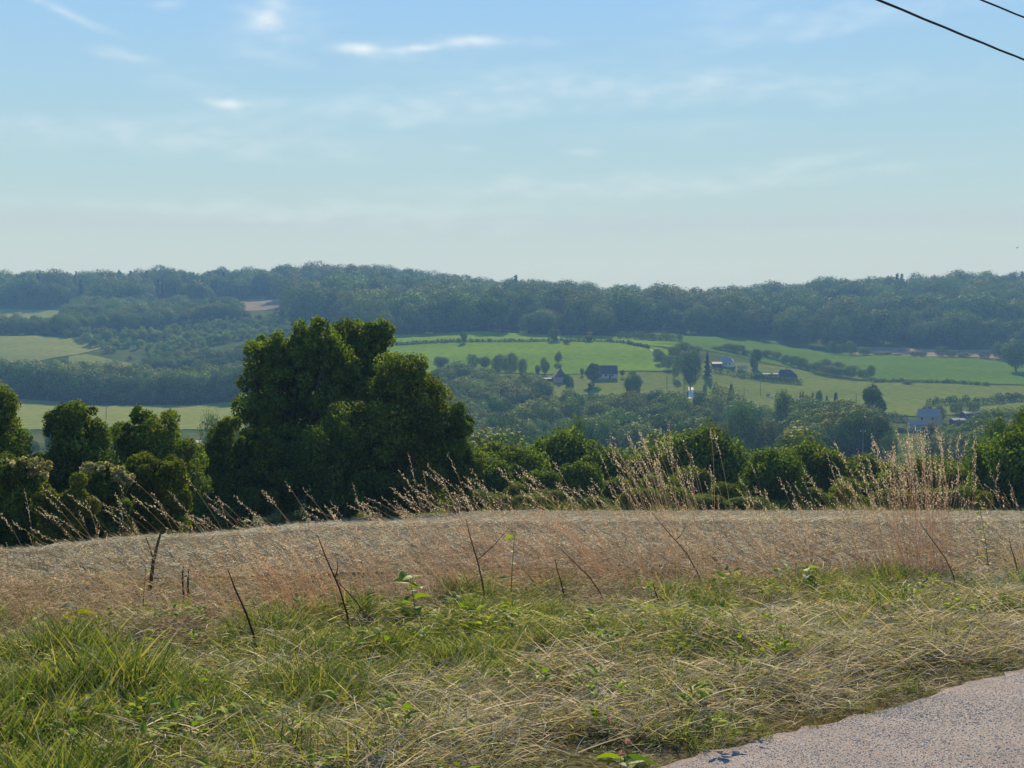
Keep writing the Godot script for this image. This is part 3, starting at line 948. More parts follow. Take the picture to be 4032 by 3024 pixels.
func big_tree(called: String, label: String, sd: int, b: float, d: float, list: Array, leaves: int, size: float, cols: Array, mat: Material, r: float, limbs: int, group := "") -> Node3D:
	var lobes := domes(sd, b, d, list)
	var o := thing(called, label, "tree", at(b, d), 0.0, group)
	var top := 0.0
	for l in lobes:
		top = maxf(top, l[0].y)
	part("trunk", trunk_mesh(sd + 1, top, r, lobes, limbs), bark, o)
	part("crown", crown(sd + 2, lobes, int(leaves * 2.5), size * 0.78, cols, 0.95, 0.75, 0.34, 0.3), mat, o)
	return o

func hedgerow() -> void:
	var through := Color(0.84, 0.9, 0.18)
	var ash := leaf(Color(1.0, 1.0, 0.9), Color(0.85, 0.9, 0.2), 0.75, 0.1)
	var ivy := leaf(Color(0.86, 0.95, 0.95), through, 0.75, 0.1)
	var thorn := leaf(Color(0.95, 0.97, 0.85), through, 0.75, 0.1)
	var light := leaf(Color(1.0, 1.0, 0.75), through, 0.75, 0.1)
	var pal := leaf_palette()
	var gold := [Color(0.15, 0.165, 0.035), Color(0.11, 0.14, 0.03), Color(0.2, 0.185, 0.05), Color(0.075, 0.11, 0.027)]
	var bright := [Color(0.13, 0.19, 0.04), Color(0.11, 0.17, 0.042), Color(0.17, 0.21, 0.045), Color(0.09, 0.14, 0.036)]
	var g := "big trees in the middle of the hedgerow"
	big_tree("ash_tree", "tall airy ash with visible limbs, left half of the big tree group", 701, 1130, 92, [[1060, 1420, 135, 110, 28, 0.3], [1235, 1335, 90, 85, 18, 0.32], [1170, 1430, 170, 120, 36, 0.28], [1310, 1420, 110, 95, 18, 0.3], [1150, 1580, 225, 140, 46, 0.25], [1000, 1620, 80, 140, 18, 0.32], [1130, 1740, 200, 120, 26, 0.32]], 25000, 0.23, bright, ash, 0.42, 30, g)
	big_tree("ash_tree", "tall ash with domed top, right half of the big tree group", 711, 1400, 96, [[1420, 1345, 125, 92, 24, 0.34], [1490, 1315, 62, 62, 12, 0.4], [1330, 1450, 130, 110, 22, 0.3], [1440, 1480, 150, 110, 26, 0.3], [1420, 1610, 220, 140, 34, 0.3]], 23000, 0.23, bright, ash, 0.42, 24, g)
	big_tree("dense_tree", "dense dark-fronted tree with a yellow-green right shoulder in the big group", 721, 1560, 88, [[1580, 1510, 120, 125, 20, 0.36], [1670, 1650, 120, 160, 22, 0.36], [1480, 1690, 210, 160, 30, 0.32], [1570, 1860, 230, 180, 30, 0.34]], 34000, 0.22, gold + bright, thorn, 0.4, 8, g)
	big_tree("dark_shrub", "dark ivy-clad shrub at the right foot of the big tree group", 731, 1795, 86, [[1790, 1700, 74, 100, 12, 0.4], [1800, 1850, 84, 140, 12, 0.4]], 11000, 0.2, pal, ivy, 0.14, 5)
	big_tree("dark_shrub", "leafy shrub under the left side of the big tree group", 741, 985, 82, [[1000, 1800, 100, 120, 12, 0.38], [960, 1930, 110, 110, 12, 0.4]], 12000, 0.2, pal, thorn, 0.12, 5)
	big_tree("dark_shrub", "deep dark undergrowth beneath the middle of the big tree group", 751, 1230, 84, [[1130, 1880, 130, 140, 14, 0.38], [1290, 1850, 160, 170, 18, 0.36], [1380, 1960, 180, 90, 12, 0.4]], 16000, 0.2, pal, ivy, 0.12, 5)
	# left group
	big_tree("hedge_tree", "dark tall tree cut by the left edge of the hedgerow", 801, -20, 68, [[-30, 1680, 130, 150, 22, 0.34], [-10, 1880, 150, 180, 20, 0.34]], 17000, 0.17, bright + gold, ivy, 0.2, 8)
	big_tree("hedge_tree", "dark tree with sunlit crest, second from the left in the hedgerow", 811, 300, 70, [[300, 1690, 120, 100, 20, 0.34], [290, 1860, 150, 170, 20, 0.36], [380, 1790, 60, 90, 8, 0.4]], 19000, 0.17, bright + gold, ivy, 0.2, 8)
	big_tree("hedge_tree", "dark rounded tree third from the left in the hedgerow", 821, 610, 74, [[600, 1740, 170, 115, 24, 0.33], [620, 1900, 170, 180, 22, 0.36], [545, 1640, 40, 50, 5, 0.5]], 19000, 0.18, bright + gold, ivy, 0.2, 8)
	big_tree("hedge_shrub", "grey-green shrub between the third tree and the big tree group", 831, 860, 80, [[850, 1800, 80, 100, 10, 0.4], [900, 1730, 70, 90, 9, 0.4], [860, 1950, 120, 120, 12, 0.4]], 11000, 0.19, pal, thorn, 0.12, 5)
	var cream := leaf(Color(1, 1, 1), Color(0.7, 0.66, 0.4), 0.7, 0.3)
	var cream_cols := [Color(0.42, 0.38, 0.18), Color(0.3, 0.3, 0.11), Color(0.2, 0.23, 0.07), Color(0.48, 0.44, 0.24)]
	var s := big_tree("flowering_shrub", "shrub draped with cream blossom at the left edge of the hedgerow", 841, 80, 59, [[60, 1890, 120, 90, 14, 0.4], [90, 2040, 150, 140, 18, 0.38]], 14000, 0.14, pal, thorn, 0.1, 5)
	part("blossom", crown(843, domes(844, 80, 59, [[95, 1835, 110, 42, 30, 0.26], [10, 1858, 70, 40, 18, 0.28], [150, 1880, 40, 50, 8, 0.3]]), 5200, 0.12, cream_cols, 0.9, 0.7, 0.45), cream, s)
	s = big_tree("flowering_shrub", "shrub topped with cream blossom in front of the second tree", 851, 410, 61, [[410, 1920, 100, 80, 12, 0.4], [400, 2060, 110, 120, 14, 0.4]], 11000, 0.14, pal, thorn, 0.1, 5)
	part("blossom", crown(853, domes(854, 410, 61, [[400, 1850, 95, 30, 26, 0.34], [480, 1895, 45, 45, 12, 0.3]]), 4200, 0.12, cream_cols, 0.9, 0.7, 0.45), cream, s)
	big_tree("hedge_shrub", "bright leafy shrub with a sunlit right side in front of the third tree", 861, 600, 63, [[600, 1870, 130, 90, 16, 0.36], [640, 2000, 100, 110, 12, 0.4], [690, 1930, 50, 100, 7, 0.45]], 13000, 0.15, gold + pal, light, 0.1, 5)
	big_tree("hedge_shrub", "yellow-green drooping shrub low at the left in the hedgerow", 871, 230, 57, [[170, 1990, 60, 90, 9, 0.42], [300, 1980, 80, 100, 10, 0.42], [210, 2100, 80, 80, 9, 0.42]], 11000, 0.13, gold, light, 0.08, 5)
	big_tree("hedge_shrub", "low dark shrub at the foot of the third tree", 881, 480, 64, [[470, 2040, 150, 90, 14, 0.42]], 8000, 0.14, pal, ivy, 0.08, 4)
	# bush meshes shared by the long right-hand part of the hedgerow
	for k in 5:
		var lobes := blob(900 + k, 5.8, 5.0, 0.0, 64, [0.24, 0.2, 0.27, 0.22, 0.19][k])
		for q in 5:
			lobes.append([Vector3(R.randf_range(-2, 2), R.randf_range(0.4, 1.2), R.randf_range(-2, 2)), R.randf_range(0.7, 1.1)])
		bush_kind.append(crown(910 + k, lobes, 17000, 0.22, bright + (gold if k % 2 else pal), 0.95, 0.7, 0.3, 0.3))
	# [bearing, distance, width, top, mesh, material, label]
	var mats := [ivy, thorn, light, ash]
	var row := [
		[1900, 108, 150, 1790, 0, 1, "leafy bush at the foot of the big tree group, right side"],
		[1950, 116, 170, 1745, 1, 3, "bush right behind the first bush beyond the big tree group"],
		[2050, 112, 190, 1770, 2, 1, "bush with sunlit crown between the big tree group and the domed bush"],
		[2040, 104, 130, 1900, 3, 2, "low light green bush before the bush right of the big tree group"],
		[2230, 118, 190, 1700, 0, 0, "domed dark bush with a golden crest, tallest left of the middle"],
		[2130, 106, 180, 1840, 4, 0, "dark bush in front of the domed bush, left side"],
		[2280, 105, 200, 1820, 1, 0, "dark bush in front of the domed bush, right side"],
		[2370, 116, 180, 1780, 2, 1, "green bush right of the domed bush"],
		[2430, 108, 150, 1880, 3, 1, "bush behind the small yellowish bush in the middle of the hedgerow"],
		[2480, 118, 180, 1770, 4, 3, "olive bush behind the tall plumed grass, left side"],
		[2590, 118, 200, 1765, 1, 1, "bush behind the tall plumed grass, right side"],
		[2600, 106, 190, 1870, 0, 0, "dark low bush behind the plumed grass in the middle"],
		[2755, 120, 160, 1700, 2, 1, "upright bush standing above the hedgerow right of the middle"],
		[2720, 108, 200, 1840, 3, 1, "bush in front of the upright bush"],
		[2870, 118, 200, 1780, 4, 3, "olive bush right of the upright bush"],
		[2850, 106, 160, 1900, 1, 2, "sunlit low bush left of the round dark bush"],
		[3040, 105, 250, 1775, 0, 0, "big round dark bush right of the middle"],
		[3170, 118, 170, 1760, 2, 3, "russet-tinged bush behind the round dark bush"],
		[3260, 116, 150, 1775, 3, 1, "bush between the round dark bush and the gap"],
		[3210, 104, 120, 1930, 4, 1, "low bush left of the small golden bush"],
		[3330, 110, 150, 1880, 1, 1, "bush behind the small golden bush"],
		[3430, 112, 170, 1885, 4, 1, "low bush in the gap where the clearing shows"],
		[3540, 112, 150, 1850, 2, 1, "bush right of the gap, left of the second plumed grass"],
		[3640, 114, 200, 1800, 3, 0, "dark bush behind the second plumed grass"],
		[3740, 112, 170, 1840, 0, 1, "bush right of the second plumed grass"],
		[3830, 110, 150, 1890, 1, 3, "low olive bush before the dark thicket at the right"],
		[3960, 106, 220, 1720, 0, 0, "tall dark thicket at the right end of the hedgerow"],
		[4070, 102, 200, 1690, 2, 0, "dark thicket cut by the right edge"],
		[4200, 104, 220, 1740, 1, 0, "dark bush beyond the right edge of the hedgerow"],
	]
	R.seed = 1234
	for t in row:
		var p := at(t[0], t[1])
		var h: float = EYE + (1512.0 - t[3]) / F * t[1] - p.y
		var o := thing("hedge_bush", t[6], "bush", p, R.randf() * TAU)
		var wide: float = maxf(t[2] * t[1] / F, h * 1.05) / 5.6
		o.scale = Vector3(wide, h / 4.9, wide)
		part("foliage", bush_kind[t[4]], mats[t[5]], o)
	# fillers that close the hedgerow: a back row on the right, undergrowth on the left
	var fill := []
	for k in 17:
		fill.append([1880.0 + k * 138.0 + R.randf_range(-30, 30), R.randf_range(119, 126), R.randf_range(220, 300), R.randf_range(1770, 1850), "bush in the back row of the right hedgerow"])
	for k in 16:
		fill.append([1900.0 + k * 146.0 + R.randf_range(-40, 40), R.randf_range(100, 104), R.randf_range(150, 230), R.randf_range(1910, 1965), "low bush along the foot of the right hedgerow"])
	for k in 11:
		var bb := -40.0 + k * 92.0 + R.randf_range(-20, 20)
		fill.append([bb, span([[-200, 57, 0], [0, 59, 0], [400, 64, 0], [800, 77, 0], [1100, 84, 0]], bb).x + 1.5, R.randf_range(150, 220), R.randf_range(1990, 2040) - bb * 0.05, "low bush in the undergrowth of the left hedgerow"])
	var fill_names := in_order(fill.map(func(q): return q[4]))
	for k in fill.size():
		var t: Array = fill[k]
		var p := at(t[0], t[1])
		var h: float = maxf(0.9, EYE + (1512.0 - t[3]) / F * t[1] - p.y)
		var o := thing("hedge_bush", fill_names[k], "bush", p, R.randf() * TAU)
		var wide: float = maxf(t[2] * t[1] / F, h * 1.1) / 5.6
		o.scale = Vector3(wide, h / 4.9, wide)
		part("foliage", bush_kind[k % 5], mats[[1, 0, 1, 3][k % 4]], o)
	var small := [[2470, 99, 62, 1895, "small yellowish young tree in the middle before the dark bushes", 2], [3325, 98, 88, 1895, "small rounded golden bush at the field's far edge, right of the middle", 2], [3880, 99, 60, 1930, "small yellow-green bush at the field's far edge near the right", 2], [1980, 99, 70, 1960, "small bright green sapling by the field edge, right of the big trees", 2]]
	for t in small:
		var p := at(t[0], t[1])
		var h: float = EYE + (1512.0 - t[3]) / F * t[1] - p.y
		var o := thing("small_bush", t[4], "bush", p, R.randf() * TAU)
		var w: float = t[2] * t[1] / F
		var lobes := blob(960 + int(t[0]), w, h, 0.15, 16, 0.4)
		part("foliage", crown(961, lobes, 2600, 0.12, [Color(0.2, 0.2, 0.06), Color(0.17, 0.18, 0.05), Color(0.24, 0.21, 0.07)], 0.9, 0.6), light, o)
	# rough grass and weeds along the field's far edge
	R.seed = 4321
	var places := []
	var tints := PackedColorArray()
	var tuft := blades(40, 26, 0.5, 0.35, 0.8, 0.03, 0.35, [Color(0.13, 0.17, 0.05), Color(0.19, 0.18, 0.08), Color(0.1, 0.14, 0.04)])
	for k in 1500:
		var b := R.randf_range(-200, 4300)
		var sp := span([[-1200, 58, 0], [0, 60, 0], [400, 66, 0], [800, 78, 0], [1400, 92, 0], [2016, 108, 0], [5000, 112, 0]], b)
		var p := at(b, (sp.x if b < 1900 else 100.0) + R.randf_range(-1.5, 3.0) * (1.0 if b < 1900 else 1.8))
		var sc := R.randf_range(0.4, 1.5) * (0.5 + 0.7 * clampf(hill_noise.get_noise_2d(p.x * 14.0, p.z * 14.0) + 0.6, 0, 1.3))
		places.append(Transform3D(Basis(Vector3.UP, R.randf() * TAU).scaled(Vector3.ONE * sc), p))
		var v := R.randf_range(0.6, 1.1)
		tints.append(Color(v, v, v))
	tag(scatter("rough_grass", tuft, grass_mat(), places, tints), "rough grass along the foot of the hedgerow", "grass", "", "stuff")

# ---------- buildings ----------
# a gabled or hipped block: ridge along x, front towards +z; returns the thing with wall and roof
func block(called: String, label: String, b: float, d: float, turn: float, l: float, w: float, wall_h: float, roof_h: float, hip: float, wall: Material, roof: Material, over := 0.35, sink := 0.6) -> Node3D:
	var o := thing(called, label, "building", at(b, d), turn)
	var bag := Bag.new()
	bag.box(Vector3(-l / 2, -sink, -w / 2), Vector3(l / 2, wall_h, w / 2))
	if hip < l * 0.45:
		for s in [-1.0, 1.0]:
			var x: float = s * (l / 2 - 0.002)
			var a := Vector3(x, wall_h, -w / 2)
			var c := Vector3(x, wall_h, w / 2)
			var t := Vector3(x - s * hip, wall_h + roof_h, 0)
			if s > 0:
				bag.tri(a, c, t, Vector3(s, 0, 0), Color.WHITE)
			else:
				bag.tri(c, a, t, Vector3(s, 0, 0), Color.WHITE)
	part("wall", bag.mesh(), wall, o)
	var rb := Bag.new()
	var ex := l / 2 + over
	var drop := roof_h * over / (w / 2)
	var ez := w / 2 + over
	var y0 := wall_h - drop + 0.06
	var y1 := wall_h + roof_h + 0.1
	var rx := ex - hip
	var th := Vector3(0, -0.2, 0)
	for s in [1.0, -1.0]:
		var p := [Vector3(-ex * s, y0, ez * s), Vector3(-rx * s, y1, 0), Vector3(rx * s, y1, 0), Vector3(ex * s, y0, ez * s)]
		rb.flat(p[0], p[1], p[2], p[3])
		rb.flat(p[3] + th, p[2] + th, p[1] + th, p[0] + th)
		rb.flat(p[0] + th, p[0], p[3], p[3] + th)
		if hip > 0:
			var q := Vector3(ex * s, y0, -ez * s)
			rb.tri(p[3], p[2], q, Vector3(s, 0.8, 0).normalized(), Color.WHITE)
		else:
			rb.flat(p[3] + th, p[3], p[2], p[2] + th)
			rb.flat(p[1] + th, p[1], p[0], p[0] + th)
	part("roof", rb.mesh(), roof, o)
	return o

func piece(called: String, lo: Vector3, hi: Vector3, mat: Material, parent: Node3D) -> MeshInstance3D:
	var bag := Bag.new()
	bag.box(lo, hi)
	return part(called, bag.mesh(), mat, parent)

func buildings() -> void:
	var white := plain(0.5, 0.48, 0.43, 0.9)
	var timber := plain(0.05, 0.04, 0.03, 0.9)
	var slate := plain(0.055, 0.06, 0.07, 0.6)
	var tile := plain(0.09, 0.06, 0.05, 0.85)
	var zinc := plain(0.25, 0.24, 0.225, 0.8)
	var stone := earth(noise_texture(81, 0.05, [[0.2, 0.26, 0.22, 0.17], [0.8, 0.4, 0.35, 0.28]], 4, FastNoiseLite.TYPE_SIMPLEX_SMOOTH, 256), 3.0)
	var dark_wood := plain(0.07, 0.055, 0.045, 0.9)
	var glass := plain(0.03, 0.035, 0.04, 0.15)
	var pale := plain(0.32, 0.3, 0.27, 0.9)
	# timber-framed longhouse
	var o := block("timber_framed_house", "timber-framed white longhouse with a dark slate roof", 2380, 850, 0.05, 14.0, 6.5, 3.1, 4.4, 0.0, white, slate)
	for k in 13:
		var x := -6.85 + k * 1.14
		piece("timber", Vector3(x - 0.11, 0.5, 3.25), Vector3(x + 0.11, 2.85, 3.33), timber, o)
	piece("rail", Vector3(-7.0, 2.85, 3.25), Vector3(7.0, 3.1, 3.35), timber, o)
	piece("plinth", Vector3(-7.02, -0.6, 3.25), Vector3(7.02, 0.5, 3.36), stone, o)
	for x in [-4.0, 0.6, 4.1]:
		piece("window", Vector3(x - 0.45, 1.2, 3.34), Vector3(x + 0.45, 2.3, 3.38), glass, o)
	piece("door", Vector3(2.2, 0.0, 3.37), Vector3(3.1, 2.1, 3.4), dark_wood, o)
	piece("chimney", Vector3(-4.6, 6.6, -0.4), Vector3(-3.9, 8.6, 0.4), tile, o)
	# cottage seen gable-on
	o = block("cottage", "small gabled cottage seen end-on with steep dark roof", 2203, 842, PI / 2 + 0.12, 9.0, 6.8, 3.3, 4.4, 1.3, stone, tile, 0.45)
	piece("window", Vector3(4.5, 4.3, -0.45), Vector3(4.56, 5.2, 0.45), white, o)
	piece("window", Vector3(4.5, 1.1, -1.9), Vector3(4.56, 2.2, -1.0), glass, o)
	piece("door", Vector3(4.5, 0.0, 0.6), Vector3(4.57, 2.1, 1.6), dark_wood, o)
	piece("chimney", Vector3(-3.4, 6.4, -0.4), Vector3(-2.7, 8.7, 0.4), tile, o)
	block("lean_to", "low bright white roof beside the cottage's left wall", 2158, 846, 0.0, 6.4, 4.5, 1.6, 0.5, 0.0, dark_wood, pale)
	# cottage with grey hipped roof
	o = block("grey_roofed_cottage", "small cottage with pale grey hipped roof and chimney on the slope", 2860, 905, -0.35, 9.0, 7.0, 3.0, 2.6, 2.6, white, zinc)
	piece("chimney", Vector3(-0.4, 4.8, -0.35), Vector3(0.35, 7.0, 0.35), stone, o)
	for x in [-2.4, 0.4, 2.8]:
		piece("window", Vector3(x - 0.4, 0.9, 3.5), Vector3(x + 0.4, 2.1, 3.56), glass, o)
	block("annex", "low dark annex left of the grey-roofed cottage", 2822, 900, 0.0, 5.5, 5.0, 2.2, 1.0, 0.0, dark_wood, slate)
	block("shed", "small pale-walled shed right of the grey-roofed cottage", 2923, 892, 0.1, 4.6, 4.0, 2.2, 1.1, 0.0, white, slate)
	# barn
	o = block("barn", "dark hip-roofed barn behind the long hedge", 3092, 872, 0.15, 12.0, 7.5, 2.6, 3.6, 3.2, dark_wood, slate)
	piece("chimney", Vector3(0.6, 5.4, -0.3), Vector3(1.2, 7.2, 0.3), stone, o)
	block("low_shed", "long low white-roofed shed left of the dark barn", 3020, 870, 0.02, 12.5, 4.0, 2.6, 0.5, 0.0, dark_wood, pale)
	# stone house
	o = block("stone_house", "grey-roofed stone house with tall chimney at the right", 3660, 645, -0.5, 9.0, 7.6, 5.2, 2.9, 0.0, stone, zinc)
	piece("chimney", Vector3(-1.2, 7.4, 0.2), Vector3(-0.5, 9.7, 1.0), stone, o)
	for x in [-2.4, 2.2]:
		for y in [1.0, 3.4]:
			piece("window", Vector3(x - 0.45, y, 3.8), Vector3(x + 0.45, y + 1.2, 3.86), glass, o)
	piece("door", Vector3(-0.5, 0, 3.8), Vector3(0.5, 2.1, 3.86), dark_wood, o)
	o = block("stone_outbuilding", "low stone outbuilding with grey roof before the stone house", 3613, 632, -0.12, 8.6, 5.0, 3.4, 1.5, 0.0, stone, zinc)
	piece("door", Vector3(1.6, 0, 2.5), Vector3(2.6, 2.2, 2.56), dark_wood, o)
	block("shed", "low pale-roofed shed at the right of the stone house", 3772, 652, 0.2, 6.0, 4.0, 2.0, 0.7, 0.0, dark_wood, pale)
	block("shed", "second low shed with pale roof, farther up at the right", 3815, 676, 0.35, 7.0, 4.0, 2.0, 0.7, 0.0, dark_wood, zinc)

func small_far_things() -> void:
	# white car by the stone house
	var paint := plain(0.75, 0.75, 0.75, 0.25)
	var glass := plain(0.02, 0.025, 0.03, 0.1)
	var rubber := plain(0.02, 0.02, 0.02, 0.9)
	var o := thing("parked_car", "white car parked below the stone outbuilding", "car", at(3604, 628), 0.1)
	o.position.y += 0.35
	var prof := [[-2.1, 0.35, 0.75], [-2.0, 0.3, 0.95], [-1.2, 0.28, 1.02], [-0.5, 0.28, 1.02], [1.5, 0.28, 1.05], [2.05, 0.3, 0.95], [2.15, 0.4, 0.7]]
	var bag := Bag.new()
	for k in prof.size() - 1:
		var a: Array = prof[k]
		var c: Array = prof[k + 1]
		bag.flat(Vector3(a[0], a[1], 0.85), Vector3(a[0], a[2], 0.85), Vector3(c[0], c[2], 0.85), Vector3(c[0], c[1], 0.85))
		bag.flat(Vector3(c[0], c[1], -0.85), Vector3(c[0], c[2], -0.85), Vector3(a[0], a[2], -0.85), Vector3(a[0], a[1], -0.85))
		bag.flat(Vector3(a[0], a[2], 0.85), Vector3(a[0], a[2], -0.85), Vector3(c[0], c[2], -0.85), Vector3(c[0], c[2], 0.85))
	bag.flat(Vector3(-2.1, 0.35, -0.85), Vector3(-2.1, 0.75, -0.85), Vector3(-2.1, 0.75, 0.85), Vector3(-2.1, 0.35, 0.85))
	bag.flat(Vector3(2.15, 0.4, 0.85), Vector3(2.15, 0.7, 0.85), Vector3(2.15, 0.7, -0.85), Vector3(2.15, 0.4, -0.85))
	part("body", bag.mesh(), paint, o)
	var cab := Bag.new()
	var lo := [Vector3(-1.1, 1.0, 0.82), Vector3(1.7, 1.0, 0.82), Vector3(1.7, 1.0, -0.82), Vector3(-1.1, 1.0, -0.82)]
	var hi := [Vector3(-0.4, 1.48, 0.66), Vector3(1.35, 1.5, 0.66), Vector3(1.35, 1.5, -0.66), Vector3(-0.4, 1.48, -0.66)]
	for k in 4:
		var q := (k + 1) % 4
		cab.flat(lo[k], hi[k], hi[q], lo[q])
	part("windows", cab.mesh(), glass, o)
	piece("roof", Vector3(-0.42, 1.48, -0.68), Vector3(1.37, 1.53, 0.68), paint, o)
	for x in [-1.35, 1.35]:
		for z in [-0.83, 0.83]:
			var wb := Bag.new()
			wb.tube([Vector3(x, 0.3, z - 0.1), Vector3(x, 0.3, z - 0.099), Vector3(x, 0.3, z + 0.099), Vector3(x, 0.3, z + 0.1)], [0.01, 0.31, 0.31, 0.01], 12)
			part("wheel", wb.mesh(), rubber, o)
	# utility poles
	var wood_mat := plain(0.16, 0.13, 0.1, 0.9)
	var poles := [[418, 690, 1586, "lone wooden utility pole in the pale field at the left"], [2626, 815, 1478, "slim utility pole in the meadow left of the pale track"], [2994, 800, 1495, "utility pole in the paddock below the long hedge"], [2930, 755, 1522, "utility pole low in the paddock with a slanting stay"], [3371, 690, 1549, "utility pole left of the tall poplar-like tree"], [1990, 470, 1614, "utility pole with white insulators above the valley trees"], [3398, 430, 1688, "utility pole with crossarm left of the sunlit clearing"]]
	for q in poles:
		var p := at(q[0], q[1])
		var h: float = EYE + (1512.0 - q[2]) / F * q[1] - p.y
		var u := thing("utility_pole", q[3], "pole", p, 0.2)
		var b := Bag.new()
		b.tube([Vector3(0, -0.5, 0), Vector3(0, h * 0.5, 0), Vector3(0, h, 0)], [0.17, 0.15, 0.12], 8)
		part("shaft", b.mesh(), wood_mat, u)
		if q[0] == 1990 or q[0] == 3398:
			piece("crossarm", Vector3(-0.9, h - 0.9, -0.06), Vector3(0.9, h - 0.76, 0.06), wood_mat, u)
			for x in [-0.75, 0.0, 0.75]:
				var ib := Bag.new()
				ib.tube([Vector3(x, h - 0.76, 0), Vector3(x, h - 0.6, 0), Vector3(x, h - 0.5, 0)], [0.1, 0.13, 0.05], 8)
				part("insulator", ib.mesh(), plain(0.8, 0.8, 0.8, 0.3), u)
		if q[0] == 2930:
			var sb := Bag.new()
			sb.tube([Vector3(0.1, h * 0.9, 0), Vector3(6.5, -0.2, 1.0)], [0.09, 0.09], 6)
			part("stay", sb.mesh(), plain(0.45, 0.42, 0.34), u)
	# post-and-rail fence by the timber-framed house
	var f := thing("rail_fence", "post-and-rail fence right of the timber-framed house", "fence", at(2545, 866))
	var prev := Vector3.ZERO
	for k in 9:
		var g := at(2545 + k * 13, 866) - f.position
		piece("post", g + Vector3(-0.09, -0.3, -0.09), g + Vector3(0.09, 1.35, 0.09), wood_mat, f)
		if k > 0:
			for y in [0.55, 1.05]:
				var rb := Bag.new()
				rb.tube([prev + Vector3(0.09, y, 0), g + Vector3(-0.09, y, 0)], [0.06, 0.06], 5)
				part("rail", rb.mesh(), wood_mat, f)
		prev = g
	# grazing cattle
	var cow := Bag.new()
	cow.tube([Vector3(-0.95, 1.05, 0), Vector3(-0.8, 1.1, 0), Vector3(-0.2, 1.05, 0), Vector3(0.45, 1.08, 0), Vector3(0.8, 1.15, 0), Vector3(1.15, 0.85, 0), Vector3(1.3, 0.45, 0), Vector3(1.42, 0.25, 0), Vector3(1.45, 0.2, 0)], [0.05, 0.34, 0.4, 0.38, 0.3, 0.2, 0.16, 0.11, 0.02], 8)
	for x in [-0.72, 0.55]:
		for z in [-0.2, 0.2]:
			cow.tube([Vector3(x, 0.95, z), Vector3(x - 0.06, 0.5, z), Vector3(x, 0.0, z)], [0.16, 0.08, 0.07], 6)
	cow.tube([Vector3(-0.95, 1.2, 0), Vector3(-1.1, 0.9, 0), Vector3(-1.1, 0.5, 0)], [0.04, 0.03, 0.05], 5)
	for z in [-1.0, 1.0]:
		cow.tube([Vector3(1.2, 0.62, z * 0.14), Vector3(1.15, 0.66, z * 0.32)], [0.05, 0.02], 5)
	var cm := cow.mesh()
	var coats := [plain(0.06, 0.045, 0.035), plain(0.6, 0.57, 0.5), plain(0.1, 0.07, 0.05), plain(0.62, 0.6, 0.55), plain(0.45, 0.4, 0.33)]
	var cows := [[3024, 793, 0, 0.3, "dark cow grazing left of the feathery tree"], [3041, 790, 1, 2.6, "white cow grazing next to the dark one"], [3112, 783, 2, 0.2, "brown cow right of the feathery tree"], [3125, 781, 4, 3.3, "fawn cow right of the feathery tree, in the middle"], [3139, 779, 3, 0.4, "white cow at the right end of the small herd"]]
	for q in cows:
		var w := MeshInstance3D.new()
		w.name = numbered("cow")
		w.mesh = cm
		w.material_override = coats[q[2]]
		add_child(w)
		w.position = at(q[0], q[1]) + Vector3(0, 0.33, 0)
		w.rotation.y = q[3]
		tag(w, q[4], "cow", "cattle in the paddock")
	# bird in the sky
	var bb := Bag.new()
	bb.tube([Vector3(-0.14, 0, 0), Vector3(-0.08, 0, 0), Vector3(0.03, 0.01, 0), Vector3(0.1, 0.02, 0), Vector3(0.15, 0.01, 0)], [0.008, 0.02, 0.035, 0.025, 0.003], 7)
	for s in [-1.0, 1.0]:
		bb.flat(Vector3(-0.04, 0.01, 0.02 * s), Vector3(0.06, 0.01, 0.02 * s), Vector3(0.04, 0.1, 0.14 * s), Vector3(-0.04, 0.1, 0.14 * s))
		bb.flat(Vector3(-0.04, 0.1, 0.14 * s), Vector3(0.04, 0.1, 0.14 * s), Vector3(-0.03, 0.12, 0.28 * s), Vector3(-0.05, 0.12, 0.27 * s))
	var bird := MeshInstance3D.new()
	bird.name = "bird"
	bird.mesh = bb.mesh()
	bird.material_override = plain(0.03, 0.03, 0.03)
	add_child(bird)
	bird.position = Vector3((4005.0 - 2016.0) / F * 150.0, EYE + (1512.0 - 976.0) / F * 150.0, -150.0)
	bird.rotation.y = 0.7
	tag(bird, "small dark bird flying above the ridge at the far right", "bird")

func cables() -> void:
	# two twisted overhead cables following the road
	var mat := plain(0.03, 0.03, 0.035, 0.6)
	var runs := [[[3460, 0, 15.5], [4032, 235, 19.5], 0.0135, "thicker black overhead cable crossing the top right corner"], [[3866, 0, 17.0], [4032, 68, 18.4], 0.011, "thinner black overhead cable in the very top right corner"]]
	for r in runs:
		var a := Vector3((r[0][0] - 2016.0) / F * r[0][2], EYE + (1512.0 - r[0][1]) / F * r[0][2], -r[0][2])
		var b := Vector3((r[1][0] - 2016.0) / F * r[1][2], EYE + (1512.0 - r[1][1]) / F * r[1][2], -r[1][2])
		var o := thing("overhead_cable", r[3], "cable", a)
		for strand in 3:
			var pts := []
			var rad := []
			var dir := b - a
			for k in 241:
				var t := -3.0 + k * 0.04
				var c := dir * t
				c.y += dir.length() * 0.004 * (t * t - t)
				var g := t * dir.length() * 1.6 + strand * TAU / 3.0
				var sx := dir.cross(Vector3.UP).normalized()
				pts.append(c + (sx * cos(g) + Vector3.UP * sin(g)) * r[2] * 0.55)
				rad.append(r[2] * 0.55)
			var bag := Bag.new()
			bag.tube(pts, rad, 6)
			part("strand", bag.mesh(), mat, o)

# ---------- foreground ----------
func grass_mat() -> StandardMaterial3D:
	return leaf(Color(1, 1, 1), Color(0.7, 0.72, 0.24), 0.6, 0.3)

func dry_mat() -> StandardMaterial3D:
	return leaf(Color(1, 1, 1), Color(0.62, 0.57, 0.44), 0.7, 0.25)

